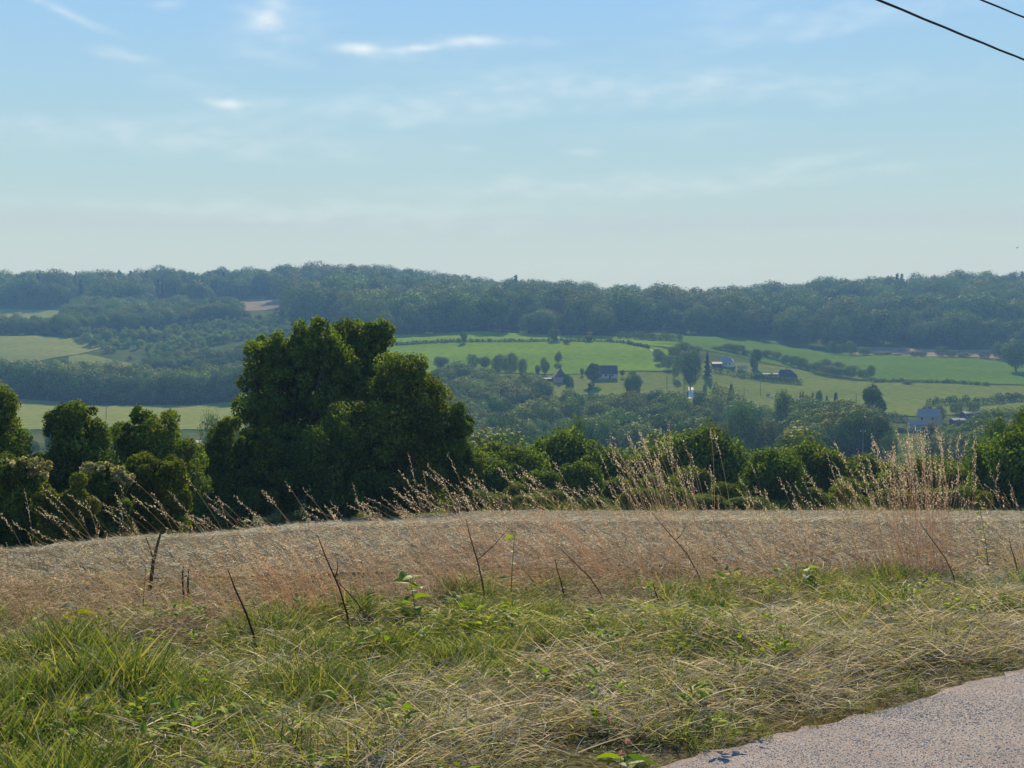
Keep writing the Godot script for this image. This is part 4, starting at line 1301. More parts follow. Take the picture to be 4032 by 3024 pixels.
# a ribbon that starts at p going along dir and is pulled towards bend as it goes
func ribbon(bag: Bag, p: Vector3, dir: Vector3, bend: Vector3, length: float, w: float, segs: int, col: Color, col_tip: Color) -> Vector3:
	var side := dir.cross(unit()).normalized()
	var step := length / segs
	var dd := dir.normalized()
	var a := p - side * w * 0.5
	var b := p + side * w * 0.5
	for k in segs:
		dd = (dd + bend * (1.0 / segs)).normalized()
		p += dd * step
		var ww := w * (1.0 - pow(float(k + 1) / segs, 1.6)) + 0.0006
		var s2 := (side - dd * side.dot(dd)).normalized()
		var a2 := p - s2 * ww * 0.5
		var b2 := p + s2 * ww * 0.5
		var nn := (a2 - a).cross(b - a).normalized()
		bag.quad(a, a2, b2, b, -nn, col.lerp(col_tip, float(k) / segs))
		a = a2
		b = b2
	return p

func blades(sd: int, n: int, spread: float, hmin: float, hmax: float, w: float, bow: float, cols: Array) -> ArrayMesh:
	R.seed = sd
	var bag := Bag.new()
	for k in n:
		var a := R.randf() * TAU
		var rr := sqrt(R.randf()) * spread * 0.5
		var p := Vector3(cos(a) * rr, -0.02, sin(a) * rr)
		var o := R.randf() * TAU
		var out := Vector3(cos(o), 0, sin(o))
		var dir := (Vector3.UP + out * R.randf_range(0.1, 0.6)).normalized()
		var c: Color = shade(cols[R.randi() % cols.size()], R.randf_range(0.7, 1.3))
		ribbon(bag, p, dir, (out + Vector3(-0.12, 0, 0.02)) * bow * R.randf_range(0.4, 2.2) + Vector3(0, -bow * R.randf_range(0.2, 2.0), 0), R.randf_range(hmin, hmax), w * R.randf_range(0.7, 1.4), 5, c, shade(c, 1.1))
	return bag.mesh()

# straw lying over: blades that start low and sweep over the ground, mostly one way
func lying(sd: int, n: int, spread: float, lmin: float, lmax: float, w: float, cols: Array) -> ArrayMesh:
	R.seed = sd
	var bag := Bag.new()
	for k in n:
		var p := Vector3(R.randf_range(-0.5, 0.5) * spread, R.randf_range(0.0, 0.09), R.randf_range(-0.5, 0.5) * spread)
		var g := R.randfn(0.0, 1.0) + (PI if R.randf() < 0.5 else 0.0)
		var dir := Vector3(cos(g), R.randf_range(0.05, 0.9), sin(g))
		var c: Color = shade(cols[R.randi() % cols.size()], R.randf_range(0.7, 1.3))
		ribbon(bag, p, dir, Vector3(R.randf_range(-0.3, 0.3), R.randf_range(-0.9, 0.0), R.randf_range(-0.3, 0.3)), R.randf_range(lmin, lmax), w * R.randf_range(0.6, 1.4), 5, c, c)
	return bag.mesh()

# a dry stem with a feathery seed head; stem goes to bag, head to heads
func stem(bag: Bag, heads: Bag, p: Vector3, dir: Vector3, bend: Vector3, length: float, w: float, head: float, col: Color, hcol: Color, thick := 1.0) -> void:
	var pts := [p]
	var dd := dir.normalized()
	var n := 9
	for k in n:
		dd = (dd + bend / n * (1.0 + k * 0.12)).normalized()
		p += dd * length / n
		pts.append(p)
	for k in n:
		var a: Vector3 = pts[k]
		var b: Vector3 = pts[k + 1]
		var side := (b - a).cross(Vector3(0.2, 0.1, 1)).normalized() * w * (1.0 - 0.6 * k / n)
		var back := (b - a).cross(side).normalized() * side.length()
		bag.quad(a - side, b - side * 0.9, b + side * 0.9, a + side, -back.normalized(), col)
		bag.quad(a - back, b - back * 0.9, b + back * 0.9, a + back, back.cross(b - a).normalized(), col)
	if head <= 0:
		return
	var m := int(head / 0.007)
	for k in m:
		var f := float(k) / m
		var s := (1.0 - f * head / length) * n
		var j := clampi(int(s), 0, n - 1)
		var q: Vector3 = pts[j].lerp(pts[j + 1], s - j)
		var ax: Vector3 = (pts[j + 1] - pts[j]).normalized()
		var o := (unit() - ax * 0.1).normalized()
		var t := (ax + o * R.randf_range(0.25, 0.75)).normalized()
		var b2 := t.cross(unit()).normalized()
		var l := R.randf_range(0.006, 0.013) * (0.5 + 0.5 * thick) * (0.6 + 0.8 * sin(PI * clampf(f * 0.85 + 0.12, 0, 1)))
		q += o * 0.011 * thick * R.randf()
		heads.quad(q, q + t * l * 0.5 + b2 * l * 0.24, q + t * l, q + t * l * 0.5 - b2 * l * 0.24, t.cross(b2), shade(hcol, R.randf_range(0.7, 1.3)))

func dry_tuft(sd: int, n: int, spread: float, hmin: float, hmax: float, col: Color, hcol: Color, head := 0.14) -> ArrayMesh:
	R.seed = sd
	var bag := Bag.new()
	for k in n:
		var p := Vector3(R.randf_range(-0.5, 0.5) * spread, -0.02, R.randf_range(-0.5, 0.5) * spread)
		var c := shade(col, R.randf_range(0.45, 1.5))
		stem(bag, bag, p, Vector3(R.randf_range(-0.7, 0.25), 1, R.randf_range(-0.3, 0.3)), Vector3(R.randf_range(-0.7, 0.1), R.randf_range(-0.35, 0.05), R.randf_range(-0.2, 0.2)), R.randf_range(hmin, hmax), 0.0011, head * R.randf_range(0.5, 1.2), c, hcol)
	for k in n:
		var p := Vector3(R.randf_range(-0.5, 0.5) * spread, -0.01, R.randf_range(-0.5, 0.5) * spread)
		ribbon(bag, p, Vector3(R.randf_range(-1, 0.5), 1, R.randf_range(-0.5, 0.5)), Vector3(R.randf_range(-1.2, 0.6), R.randf_range(-1.4, 0.0), R.randf_range(-0.5, 0.5)), R.randf_range(0.25, 0.6), 0.003, 5, shade(col, R.randf_range(0.8, 1.5)), shade(hcol, 1.0))
	return bag.mesh()

func fringe(b: float) -> float:
	# distance at which the green verge gives way to tall dry grass
	return span([[-2000, 8.7, 0], [0, 8.9, 0], [1000, 9.3, 0], [1700, 10.2, 0], [2600, 10.8, 0], [3100, 11.3, 0], [4032, 11.9, 0], [6000, 12.4, 0]], b).x

func verge() -> void:
	var litter := noise_texture(65, 0.06, [[0.2, 0.04, 0.035, 0.02], [0.5, 0.09, 0.085, 0.045], [0.8, 0.17, 0.15, 0.08]], 5)
	var rows := []
	for j in 61:
		var row := PackedVector3Array()
		for k in 101:
			var b := -1600.0 + k * 72.0
			var d := 2.0 + j * 0.2
			var p := at(b, d)
			p.y += 0.0 if d < 13.0 else -0.02
			row.append(p)
		rows.append(row)
	structure("verge", grid_mesh(rows), earth(litter, 1.5, noise_texture(66, 0.03, [[0.2, 0.6, 0.6, 0.6], [0.8, 1, 1, 1]], 4, FastNoiseLite.TYPE_SIMPLEX_SMOOTH, 256), 0.7), "grassy roadside verge between the road and the stubble field")
	R.seed = 31
	# loose chippings of the road surface
	var chip := Bag.new()
	var ring := []
	for k in 6:
		ring.append(Vector3(cos(TAU * k / 6.0) * [0.5, 0.42, 0.55, 0.46, 0.5, 0.4][k], [0.02, 0.1, 0.0, 0.06, 0.12, 0.03][k], sin(TAU * k / 6.0) * [0.4, 0.5, 0.38, 0.45, 0.5, 0.46][k]))
	for k in 6:
		var q := (k + 1) % 6
		var top := Vector3(0.05, 0.34, -0.04)
		var nn: Vector3 = (ring[q] - top).cross(ring[k] - top).normalized()
		chip.tri(top, ring[k], ring[q], nn if nn.y > 0 else -nn, Color.WHITE)
	var cm := chip.mesh()
	var places := []
	var tints := PackedColorArray()
	var side := Vector3(-road_dir.z, 0, road_dir.x)
	while places.size() < 120000:
		var s := R.randf_range(-3.4, 8.5)
		var off := pow(R.randf(), 1.3) * 3.6
		var p := road_a + road_dir * s + side * off
		if p.x > 1.6 - p.z * 0.37 or p.z > -4.4:
			continue
		var w := off / 0.65
		p.y = 0.004 + 0.03 * (1.0 - pow((4.0 - w) / 4.0, 2.0)) - 0.001
		var sz := R.randf_range(0.006, 0.0135)
		places.append(Transform3D(Basis(unit(), R.randf_range(0, 0.5)) * Basis(Vector3.UP, R.randf() * TAU).scaled(Vector3(sz, sz * R.randf_range(0.6, 1.2), sz)), p))
		var v := R.randf_range(0.15, 0.42) * (1.6 if R.randf() < 0.06 else 1.0)
		tints.append(Color(v, v * 0.91, v * R.randf_range(0.78, 0.88)))
	var stone := StandardMaterial3D.new()
	stone.vertex_color_use_as_albedo = true
	stone.roughness = 0.8
	stone.metallic_specular = 0.3
	tag(scatter("road_chippings", cm, stone, places, tints), "grey and pinkish stone chippings bedded in the road surface", "gravel", "", "stuff")

	# grasses
	var mat := grass_mat()
	var straw_mat := dry_mat()
	var greens := [Color(0.09, 0.135, 0.03), Color(0.14, 0.185, 0.035), Color(0.05, 0.085, 0.025), Color(0.22, 0.25, 0.06), Color(0.07, 0.115, 0.035), Color(0.27, 0.25, 0.12)]
	var straws := [Color(0.38, 0.31, 0.22), Color(0.29, 0.24, 0.15), Color(0.56, 0.5, 0.38), Color(0.18, 0.17, 0.08), Color(0.22, 0.16, 0.1), Color(0.1, 0.075, 0.045)]
	var mixed := [Color(0.18, 0.23, 0.06), Color(0.3, 0.29, 0.13), Color(0.12, 0.17, 0.04), Color(0.5, 0.46, 0.3), Color(0.07, 0.11, 0.03)]
	var green_meshes := []
	var lying_meshes := []
	var matted_meshes := []
	var dry_meshes := []
	var hay_meshes := []
	for k in 6:
		green_meshes.append(blades(1000 + k, 38, 0.15, 0.04, 0.21, 0.004, 0.3, greens))
		lying_meshes.append(lying(1020 + k, 44, 0.32, 0.02, 0.15, 0.0026, straws))
		matted_meshes.append(lying(1040 + k, 40, 0.26, 0.03, 0.15, 0.003, mixed))
		hay_meshes.append(lying(1030 + k, 26, 0.34, 0.08, 0.3, 0.0032, [Color(0.5, 0.45, 0.34), Color(0.62, 0.57, 0.46), Color(0.36, 0.33, 0.22), Color(0.2, 0.16, 0.1)]))
		dry_meshes.append(dry_tuft(1060 + k, 9, 0.4, 0.2, 0.62, [Color(0.38, 0.31, 0.22), Color(0.4, 0.3, 0.22), Color(0.36, 0.32, 0.22)][k % 3], Color(0.54, 0.49, 0.37)))
	var sets := {}
	var patch := FastNoiseLite.new()
	patch.seed = 8
	patch.frequency = 0.55
	patch.fractal_octaves = 3
	for n in 41000:
		var d := sqrt(R.randf_range(4.6 * 4.6, 16.5 * 16.5))
		var x := R.randf_range(-1, 1) * (0.365 * d + 1.7)
		var b := x / d * F + 2016.0
		if R.randf() > (0.365 * d + 1.7) / (0.5 * d):
			continue
		var off := beside_road(x, -d)
		if off < -0.04 + 0.1 * R.randf():
			continue
		var g := patch.get_noise_2d(x, -d)
		var border := fringe(b) + g * 1.7 + R.randfn(0, 0.35)
		var near_road := clampf(1.0 - off / 2.4, 0, 1)
		var straw_zone := clampf(near_road * 1.8 * smoothstep(300.0, 1700.0, b) + g * 0.6, 0, 1)
		var meshes: Array
		var sc := R.randf_range(0.7, 1.2)
		var tone := R.randf_range(0.8, 1.15)
		if d > border:
			if d > 15.0 + g:
				continue
			var pick := R.randf()
			if pick < 0.32 - 0.26 * smoothstep(border, 13.0, d):
				meshes = lying_meshes
			elif pick > 0.34 - 0.29 * smoothstep(border, border + 1.2, d):
				continue
			else:
				meshes = dry_meshes
				sc *= clampf(0.8 + 1.3 * patch.get_noise_2d(x * 1.3 + 70.0, -d * 1.3), 0.3, 1.5)
				if patch.get_noise_2d(x * 1.3 + 70.0, -d * 1.3) < -0.2:
					continue
		elif patch.get_noise_2d(x * 2.3 + 11.0, -d * 2.3) < -0.08 and R.randf() < 0.78:
			continue
		elif R.randf() < straw_zone * 0.75:
			meshes = hay_meshes if R.randf() < 0.4 else lying_meshes if R.randf() < 0.6 else matted_meshes
			sc *= 0.95
		elif R.randf() < 0.32:
			meshes = matted_meshes
		else:
			meshes = green_meshes
			sc *= 1.0 + 0.7 * smoothstep(1700.0, 100.0, b) * smoothstep(9.0, 6.5, d)
			sc *= clampf(0.85 + 1.3 * patch.get_noise_2d(x * 1.8 - 40.0, -d * 1.8), 0.4, 1.7)
		sc *= 0.35 + 0.65 * smoothstep(0.0, 0.45, off)
		var m: ArrayMesh = meshes[R.randi() % 6]
		if not sets.has(m):
			sets[m] = [[], PackedColorArray(), 0 if meshes == green_meshes else 1 if meshes == matted_meshes else 2 if meshes == lying_meshes or meshes == hay_meshes else 3]
		var yaw := R.randf() * TAU if meshes == green_meshes else R.randf() * TAU if R.randf() < 0.4 and meshes != dry_meshes else R.randfn(0.0, 0.5)
		sets[m][0].append(Transform3D(Basis(Vector3.UP, yaw).scaled(Vector3.ONE * maxf(sc, 0.25)), Vector3(x, ground_y(x, -d), -d)))
		sets[m][1].append(Color(tone, tone, tone))
	var holders := []
	for q in [["green_grass", "lush green roadside grass on the verge"], ["matted_grass", "half-dry grass lying matted across the verge"], ["straw", "pale straw lying flattened beside the road and along the field"], ["dry_grass", "tall dry reddish grass with seed heads along the field edge"]]:
		var o := Node3D.new()
		o.name = q[0]
		add_child(o)
		tag(o, q[1], "grass", "", "stuff")
		holders.append(o)
	for m in sets:
		scatter("tuft", m, mat if sets[m][2] < 2 else straw_mat, sets[m][0], sets[m][1], holders[sets[m][2]])
	# tall wispy stalks standing thinly before the field, pinkish tan
	var wisps := []
	for k in 6:
		wisps.append(dry_tuft(1140 + k, 6, 0.3, 0.5, 1.0, [Color(0.4, 0.29, 0.22), Color(0.36, 0.28, 0.21), Color(0.42, 0.34, 0.25)][k % 3], Color(0.5, 0.44, 0.35), 0.2))
	var wp := [[], [], [], [], [], []]
	for n in 300:
		var b := R.randf_range(-420, 4450)
		var d := fringe(b) + 0.3 + R.randf() * R.randf() * 4.0
		if patch.get_noise_2d(b * 0.006 + 5.0, d * 0.4) < 0.0 or d > 14.6 or R.randf() < (0.65 if b < 1750 else 0.35):
			continue
		wp[n % 6].append(Transform3D(Basis(Vector3.UP, R.randfn(0, 0.4)).scaled(Vector3.ONE * R.randf_range(0.45, 1.15)), at(b, d)))
	var wo := Node3D.new()
	wo.name = "wispy_grass"
	add_child(wo)
	tag(wo, "thin pinkish stalks with seed heads rising before the field", "grass", "", "stuff")
	for k in 6:
		scatter("tuft", wisps[k], straw_mat, wp[k], PackedColorArray(), wo)
	# small broad-leaved herbs among the grass
	var herb_mat := leaf(Color(1, 1, 1), Color(0.8, 0.85, 0.15), 0.7, 0.2)
	var ho := Node3D.new()
	ho.name = "herbs"
	add_child(ho)
	tag(ho, "small clover and plantain leaves scattered through the verge grass", "weeds", "", "stuff")
	for k in 4:
		var hb := Bag.new()
		for q in 9:
			var g := R.randf() * TAU
			leaf_shape(hb, Vector3(cos(g) * 0.02, R.randf_range(0.02, 0.1), sin(g) * 0.02), Vector3(cos(g), R.randf_range(0.1, 0.9), sin(g)).normalized(), R.randf_range(0.025, 0.07), R.randf_range(0.015, 0.03), shade(Color(0.15, 0.23, 0.04) if q % 3 else Color(0.26, 0.3, 0.06), R.randf_range(0.6, 1.2)))
		var hp := []
		for n in 150:
			var d := sqrt(R.randf_range(30.0, 150.0))
			var b := R.randf_range(-300, 4300)
			var x := (b - 2016.0) / F * d
			if beside_road(x, -d) < 0.05 or d > fringe(b) + 0.4 or patch.get_noise_2d(x * 0.9 + 31.0, -d * 0.9) < 0.02:
				continue
			hp.append(Transform3D(Basis(Vector3.UP, R.randf() * TAU).scaled(Vector3.ONE * R.randf_range(0.7, 1.5)), Vector3(x, ground_y(x, -d) + R.randf_range(0.0, 0.07), -d)))
		scatter("herb", hb.mesh(), herb_mat, hp, PackedColorArray(), ho)
	# rusty moss at the road's edge
	var moss := blades(1120, 40, 0.12, 0.015, 0.05, 0.004, 0.5, [Color(0.27, 0.17, 0.09), Color(0.22, 0.15, 0.08), Color(0.16, 0.14, 0.07)])
	var mp := []
	for n in 110:
		var s := R.randfn(1.15, 0.32)
		var p: Vector3 = road_a + road_dir * s - side * R.randf_range(-0.02, 0.2)
		p.y = ground_y(p.x, p.z)
		mp.append(Transform3D(Basis(Vector3.UP, R.randf() * TAU), p))
	tag(scatter("moss", moss, mat, mp, PackedColorArray()), "rusty orange moss along the road edge", "moss", "", "stuff")
	# stubble and litter on the field
	var stub := lying(1100, 16, 0.5, 0.06, 0.22, 0.006, [Color(0.45, 0.425, 0.33), Color(0.32, 0.3, 0.22), Color(0.6, 0.58, 0.46), Color(0.17, 0.15, 0.11)])
	var stand := blades(1101, 10, 0.4, 0.03, 0.09, 0.006, 0.1, [Color(0.28, 0.22, 0.13), Color(0.36, 0.3, 0.18), Color(0.17, 0.16, 0.07)])
	var far_clod := lying(1102, 22, 1.4, 0.1, 0.4, 0.02, [Color(0.42, 0.4, 0.31), Color(0.3, 0.28, 0.21), Color(0.56, 0.54, 0.43), Color(0.17, 0.15, 0.11)])
	var dull := leaf(Color(1, 1, 1), Color(0.36, 0.34, 0.32), 1.0, 0.05)
	var pl := [[], [], []]
	var tn := [PackedColorArray(), PackedColorArray(), PackedColorArray()]
	for n in 21000:
		var d := pow(R.randf(), 1.6) * 92.0 + 13.0
		var b := 2016.0 + R.randf_range(-0.42, 0.42) * F
		if d > span([[-1200, 57, 0], [0, 59, 0], [400, 65, 0], [800, 77, 0], [1400, 90, 0], [2016, 104, 0], [5000, 106, 0]], b).x:
			continue
		var which := 2 if d > 38.0 else (0 if R.randf() < 0.88 else 1)
		pl[which].append(Transform3D(Basis(Vector3.UP, R.randf() * TAU).scaled(Vector3(1, 0.7, 1) * R.randf_range(0.7, 1.5)), at(b, d) + Vector3(0, 0.01, 0)))
		var v := R.randf_range(0.7, 1.2)
		tn[which].append(Color(v, v, v * 0.97))
	var so := Node3D.new()
	so.name = "stubble"
	add_child(so)
	tag(so, "short dry stubble and chopped straw covering the brown field", "stubble", "", "stuff")
	for k in 3:
		scatter("straw", [stub, stand, far_clod][k], dull, pl[k], tn[k], so)

func clump(label: String, b: float, d: float, n: int, spread: float, hmin: float, hmax: float, lean: float, sd: int, col: Color, hcol: Color, head: float, thick := 1.0) -> void:
	R.seed = sd
	var stems := Bag.new()
	var heads := Bag.new()
	for k in n:
		var p := Vector3(R.randfn(0, 0.35) * spread, -0.03, R.randfn(0, 0.3) * spread)
		stem(stems, heads, p, Vector3(lean * R.randf_range(0.3, 1.5) + R.randf_range(-0.12, 0.12) + p.x * 0.4, 1, R.randf_range(-0.12, 0.12)), Vector3(lean * R.randf_range(0.2, 1.3) + R.randf_range(-0.15, 0.1), R.randf_range(-0.2, 0.0), R.randf_range(-0.15, 0.15)), R.randf_range(hmin, hmax), 0.0016, head * R.randf_range(0.6, 1.25), shade(col, R.randf_range(0.7, 1.3)), hcol, thick)
	var o := thing("dry_grass_clump", label, "grass clump", at(b, d), 0.0, "tall dry grass clumps along the verge")
	var m := dry_mat()
	part("stems", stems.mesh(), m, o).set_meta("kind", "stuff")
	part("seed_heads", heads.mesh(), m, o).set_meta("kind", "stuff")

func leaf_shape(bag: Bag, p: Vector3, dir: Vector3, l: float, w: float, col: Color) -> void:
	var side := dir.cross(Vector3.UP + unit() * 0.5).normalized()
	var up := side.cross(dir).normalized()
	var n := 5
	for k in n:
		var f0 := float(k) / n
		var f1 := float(k + 1) / n
		var w0 := w * 0.5 * sin(PI * pow(f0, 0.8)) + 0.0005
		var w1 := w * 0.5 * sin(PI * pow(f1, 0.8)) + 0.0005
		var a := p + dir * l * f0 - up * l * 0.3 * f0 * f0
		var b := p + dir * l * f1 - up * l * 0.3 * f1 * f1
		for s in [-1.0, 1.0]:
			var c0: Vector3 = a + side * s * w0 + up * w0 * 0.35
			var c1: Vector3 = b + side * s * w1 + up * w1 * 0.35
			var nn := (c1 - a).cross(b - a).normalized()
			if nn.y > 0:
				bag.quad(a, b, c1, c0, nn, col)
			else:
				bag.quad(a, c0, c1, b, -nn, col)

func weed(label: String, b: float, d: float, h: float, n: int, l: float, cols: Array, sd: int, called := "broadleaf_weed") -> void:
	R.seed = sd
	var o := thing(called, label, "weed", at(b, d), 0.0)
	var st := Bag.new()
	var lean := Vector3(R.randf_range(-0.2, 0.1), 0, R.randf_range(-0.1, 0.1))
	st.tube([Vector3(0, -0.03, 0), lean * h * 0.4 + Vector3(0, h * 0.5, 0), lean * h + Vector3(0, h, 0)], [0.004, 0.003, 0.0015], 5)
	part("stalk", st.mesh(), plain(0.12, 0.09, 0.04), o)
	var m := leaf(Color(1, 1, 1), Color(0.75, 0.8, 0.12), 0.65, 0.25)
	for k in n:
		var f := (k + 0.5) / n
		var bag := Bag.new()
		var g := k * 2.4 + R.randf()
		var dir := Vector3(cos(g), R.randf_range(-0.1, 0.5), sin(g)).normalized()
		leaf_shape(bag, Vector3.ZERO, dir, l * R.randf_range(0.6, 1.2), l * 0.6 * R.randf_range(0.7, 1.2), shade(cols[R.randi() % cols.size()], R.randf_range(0.8, 1.2)))
		var q := part("leaf", bag.mesh(), m, o)
		q.position = lean * h * f + Vector3(0, h * f, 0)

func dead_stem(label: String, base: Array, tip: Array, d: float, r: float, col: Color, forks: Array = []) -> void:
	# base and tip as bearing and reading; the base stands on the ground at distance d
	var p := at(base[0], d)
	var k := d / F
	var e := Vector3((tip[0] - base[0]) * k, EYE + (1512.0 - tip[1]) * k - p.y, R.randf_range(-0.08, 0.08))
	var o := thing("dead_stem", label, "stem", p, 0.0, "dark dead stems on the verge")
	var bag := Bag.new()
	var mid := e * 0.5 + Vector3(-e.x * 0.12, 0, 0.01)
	bag.tube([Vector3(0, -0.05, 0), mid * 0.5 + Vector3(0.006, 0, 0), mid, mid.lerp(e, 0.55) + Vector3(-0.004, 0, 0.004), e], [r * 1.2, r, r * 0.9, r * 0.7, r * 0.35], 6)
	part("stalk", bag.mesh(), plain(col.r, col.g, col.b, 0.8), o)
	for f in forks:
		var fb := Bag.new()
		var s: Vector3 = mid.lerp(e, f[0])
		var t := Vector3((f[1] - base[0]) * k, EYE + (1512.0 - f[2]) * k - p.y, R.randf_range(-0.05, 0.05))
		fb.tube([s, s.lerp(t, 0.5) + Vector3(0.008, -0.008, 0), t], [r * 0.7, r * 0.5, r * 0.25], 5)
		part("twig", fb.mesh(), plain(col.r, col.g, col.b, 0.8), o)

func foreground_plants() -> void:
	var tan1 := Color(0.38, 0.29, 0.23)
	var red := Color(0.37, 0.25, 0.2)
	var cream := Color(0.5, 0.45, 0.36)
	clump("dense plumed dry grass clump right of the middle, reaching above the hedge foot", 2700, 13.2, 70, 0.5, 0.8, 1.33, -0.16, 41, tan1, cream, 0.22, 1.6)
	clump("tallest plumed dry grass clump near the right, against the dark bush", 3645, 12.6, 125, 0.42, 0.75, 1.34, -0.03, 42, red, cream, 0.22, 1.6)
	clump("left-leaning fringe of the tallest clump near the right", 3560, 12.8, 18, 0.4, 0.7, 1.15, -0.25, 43, tan1, cream, 0.2, 1.7)
	clump("feathery clump leaning left in the middle, before the dark bushes", 2420, 12.9, 28, 0.6, 0.8, 1.15, -0.45, 44, tan1, cream, 0.2, 1.5)
	clump("sparse clump leaning left, just right of the big trees", 2180, 12.6, 26, 0.6, 0.75, 1.1, -0.4, 45, red, cream, 0.18, 1.4)
	clump("clump leaning left across the foot of the big trees", 1900, 12.2, 30, 0.6, 0.7, 1.15, -0.5, 46, tan1, cream, 0.18, 1.4)
	clump("thin leaning grasses under the big trees' dark middle", 1620, 12.0, 22, 0.7, 0.6, 1.0, -0.55, 47, tan1, cream, 0.18, 1.3)
	clump("dark-headed grasses leaning left below the left ash", 1340, 11.6, 22, 0.5, 0.7, 1.05, -0.5, 48, red, cream, 0.18, 1.5)
	clump("long leaning grass stalks before the drooping shrub", 1130, 11.2, 14, 0.6, 0.7, 1.0, -0.55, 49, tan1, cream, 0.18, 1.3)
	clump("few very long stalks crossing the third hedgerow tree", 880, 10.6, 8, 0.5, 0.9, 1.25, -0.5, 50, Color(0.28, 0.26, 0.12), cream, 0.2, 1.3)
	clump("few long stalks crossing the shrubs at the left", 640, 10.2, 7, 0.5, 0.9, 1.2, -0.55, 51, Color(0.26, 0.26, 0.12), cream, 0.2, 1.2)
	clump("long bent stalks at the far left", 280, 9.8, 9, 0.6, 0.7, 1.05, -0.6, 52, Color(0.26, 0.25, 0.12), cream, 0.16, 1.2)
	clump("loose dry grasses right of the round dark bush", 3300, 12.6, 26, 0.7, 0.6, 1.0, -0.35, 53, red, cream, 0.18, 1.5)
	clump("low dry grasses below the round dark bush", 3040, 12.8, 26, 0.7, 0.5, 0.8, -0.3, 54, red, cream, 0.16, 1.4)
	clump("sparse dry grasses at the right edge", 3980, 12.2, 16, 0.6, 0.5, 0.95, -0.3, 55, tan1, cream, 0.16, 1.4)
	clump("russet grass mass right of the middle, hanging left", 2530, 11.6, 70, 0.8, 0.4, 0.8, -0.35, 56, Color(0.42, 0.27, 0.2), Color(0.5, 0.38, 0.3), 0.16, 1.2)
	clump("russet grass mass at the foot of the tallest clump", 3600, 12.0, 70, 0.7, 0.4, 0.75, -0.1, 57, Color(0.4, 0.26, 0.2), Color(0.5, 0.4, 0.31), 0.14, 1.2)
	clump("brown grass mass left of the middle", 1280, 9.9, 50, 0.5, 0.35, 0.65, -0.3, 58, Color(0.42, 0.29, 0.19), cream, 0.12, 1.2)
	var rust := Color(0.4, 0.23, 0.16)
	var rust_head := Color(0.5, 0.37, 0.28)
	clump("russet leaning grasses at the left edge of the verge", 180, 9.2, 24, 0.6, 0.35, 0.75, -0.4, 81, rust, rust_head, 0.14, 1.2)
	clump("brownish leaning grasses behind the broad dark-leaved weed", 480, 9.6, 26, 0.6, 0.3, 0.7, -0.4, 82, tan1, rust_head, 0.12, 1.1)
	clump("russet tuft right of the pair of dark stumps", 900, 9.7, 27, 0.5, 0.35, 0.7, -0.35, 83, rust, rust_head, 0.14, 1.1)
	clump("russet tuft between the two dark stems left of the middle", 1220, 9.6, 42, 0.45, 0.35, 0.75, -0.3, 84, rust, rust_head, 0.14, 1.1)
	clump("pale russet tuft left of the glossy weed", 1560, 10.4, 30, 0.5, 0.35, 0.75, -0.45, 85, tan1, rust_head, 0.15, 1.2)
	clump("russet tuft left of the forked stem in the middle", 1820, 10.7, 36, 0.5, 0.4, 0.85, -0.4, 86, rust, rust_head, 0.16, 1.2)
	clump("wide russet tuft right of the forked stem in the middle", 2120, 10.9, 48, 0.6, 0.4, 0.85, -0.45, 87, rust, rust_head, 0.16, 1.2)
	clump("russet tuft behind the upright dark stem right of the middle", 2300, 11.2, 48, 0.55, 0.45, 0.9, -0.45, 88, Color(0.44, 0.26, 0.18), rust_head, 0.16, 1.2)
	clump("reddish tuft right of the plumed clump", 2930, 11.9, 30, 0.6, 0.35, 0.75, -0.3, 89, rust, rust_head, 0.14, 1.2)
	clump("reddish tuft left of the tallest clump's foot", 3330, 12.0, 33, 0.6, 0.35, 0.75, -0.25, 90, rust, rust_head, 0.14, 1.2)
	R.seed = 600
	var dark := Color(0.045, 0.022, 0.018)
	var brown := Color(0.09, 0.055, 0.04)
	dead_stem("dark bare stick slanting up in the left middle of the verge", [1020, 2600], [905, 2235], 8.5, 0.0065, dark)
	dead_stem("dark stem left of the middle rising past the field edge", [1390, 2520], [1245, 2110], 9.0, 0.006, dark, [[0.2, 1330, 2200]])
	dead_stem("second brown stem leaning beside the dark stem left of the middle", [1460, 2480], [1310, 2260], 9.4, 0.005, brown)
	dead_stem("forked brown stem standing in the middle", [1915, 2400], [1835, 2040], 10.2, 0.006, brown, [[0.1, 2005, 2080]])
	dead_stem("upright dark stem right of the middle", [2225, 2420], [2185, 2200], 10.4, 0.005, dark)
	dead_stem("short dark stick in the russet grass right of the middle", [2600, 2480], [2570, 2295], 10.0, 0.006, dark)
	dead_stem("long thin bent stem beside the plumed clump", [2790, 2330], [2560, 2010], 11.4, 0.005, brown, [[0.3, 2700, 2070]])
	dead_stem("thin slanting stem in the middle, leaning left", [2400, 2420], [2190, 2140], 10.3, 0.005, brown)
	dead_stem("brown stem leaning at the right below the plumed clump", [3780, 2400], [3610, 2050], 11.2, 0.005, brown)
	dead_stem("slim stem at the right edge", [4010, 2330], [3960, 2110], 11.6, 0.005, brown)
	dead_stem("stout dead stalk with a forked top in front of the left hedgerow", [580, 2250], [640, 2065], 11.2, 0.014, brown, [[0.0, 575, 2115]])
	dead_stem("short dark stump of a stalk, left of a pair in the left middle", [722, 2330], [730, 2225], 10.8, 0.008, dark)
	dead_stem("short dark stump of a stalk, right of a pair in the left middle", [738, 2340], [748, 2228], 10.7, 0.008, dark)
	var fresh := [Color(0.12, 0.2, 0.03), Color(0.16, 0.24, 0.04), Color(0.07, 0.13, 0.04)]
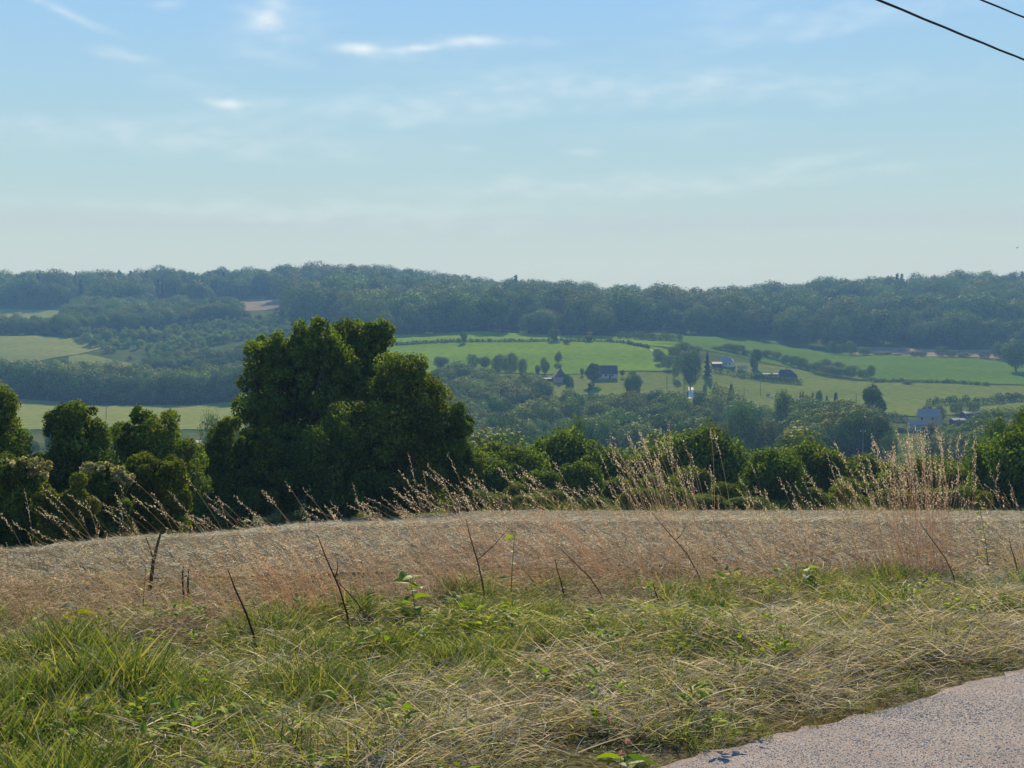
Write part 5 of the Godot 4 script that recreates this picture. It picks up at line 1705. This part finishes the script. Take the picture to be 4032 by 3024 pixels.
	weed("glossy broad-leaved weed in the verge left of the middle", 1640, 9.7, 0.32, 12, 0.13, fresh, 71)
	weed("bright low weed with pointed leaves in the lower middle", 1740, 7.5, 0.1, 7, 0.1, fresh, 72)
	weed("dark and bright leaved weed right beside the pointed one", 1980, 7.55, 0.14, 10, 0.09, fresh, 73)
	weed("weed with big dark leaves at the left of the verge", 320, 8.9, 0.22, 7, 0.13, [Color(0.03, 0.06, 0.03), Color(0.2, 0.2, 0.04), Color(0.04, 0.08, 0.03)], 74)
	weed("climbing weed with round leaf over the field edge in the middle", 2010, 10.6, 0.5, 5, 0.1, fresh, 75)
	weed("pale-leaved weed at the right of the verge", 3200, 11.0, 0.22, 9, 0.12, [Color(0.25, 0.3, 0.18), Color(0.1, 0.17, 0.04)], 76)
	weed("yellow-leaved thin weed near the right edge before the field", 3900, 11.8, 0.7, 16, 0.07, [Color(0.32, 0.3, 0.05), Color(0.25, 0.28, 0.06)], 77)
	weed("yellowing sprig above the stubble in the left middle", 560, 9.9, 0.35, 8, 0.06, [Color(0.28, 0.3, 0.05)], 78)
	weed("dock plant with broad leaf by the road's corner", 2460, 6.15, 0.06, 6, 0.14, fresh, 79)
	# clover heads near the road
	for q in [[2392, 6.45, 0.13, "pink clover head highest of three near the road's corner"], [2466, 6.22, 0.1, "small pink clover head between the two others"], [2440, 6.12, 0.08, "pink clover head lowest of three near the road's corner"]]:
		var o := thing("clover_flower", q[3], "flower", at(q[0], q[1]), 0.0, "pink clover heads by the road")
		var sb := Bag.new()
		sb.tube([Vector3(0, -0.02, 0), Vector3(0.006, q[2], 0)], [0.0015, 0.0012], 5)
		part("stalk", sb.mesh(), plain(0.08, 0.13, 0.03), o)
		var hb := Bag.new()
		for k in 60:
			var dir := unit()
			var t := dir.cross(unit()).normalized() * 0.0025
			hb.tri(Vector3(0.006, q[2], 0) + dir * 0.003 - t, Vector3(0.006, q[2], 0) + dir * 0.003 + t, Vector3(0.006, q[2] + 0.003, 0) + dir * 0.014, dir, Color(0.6, 0.3, 0.36))
		part("head", hb.mesh(), grass_mat(), o)
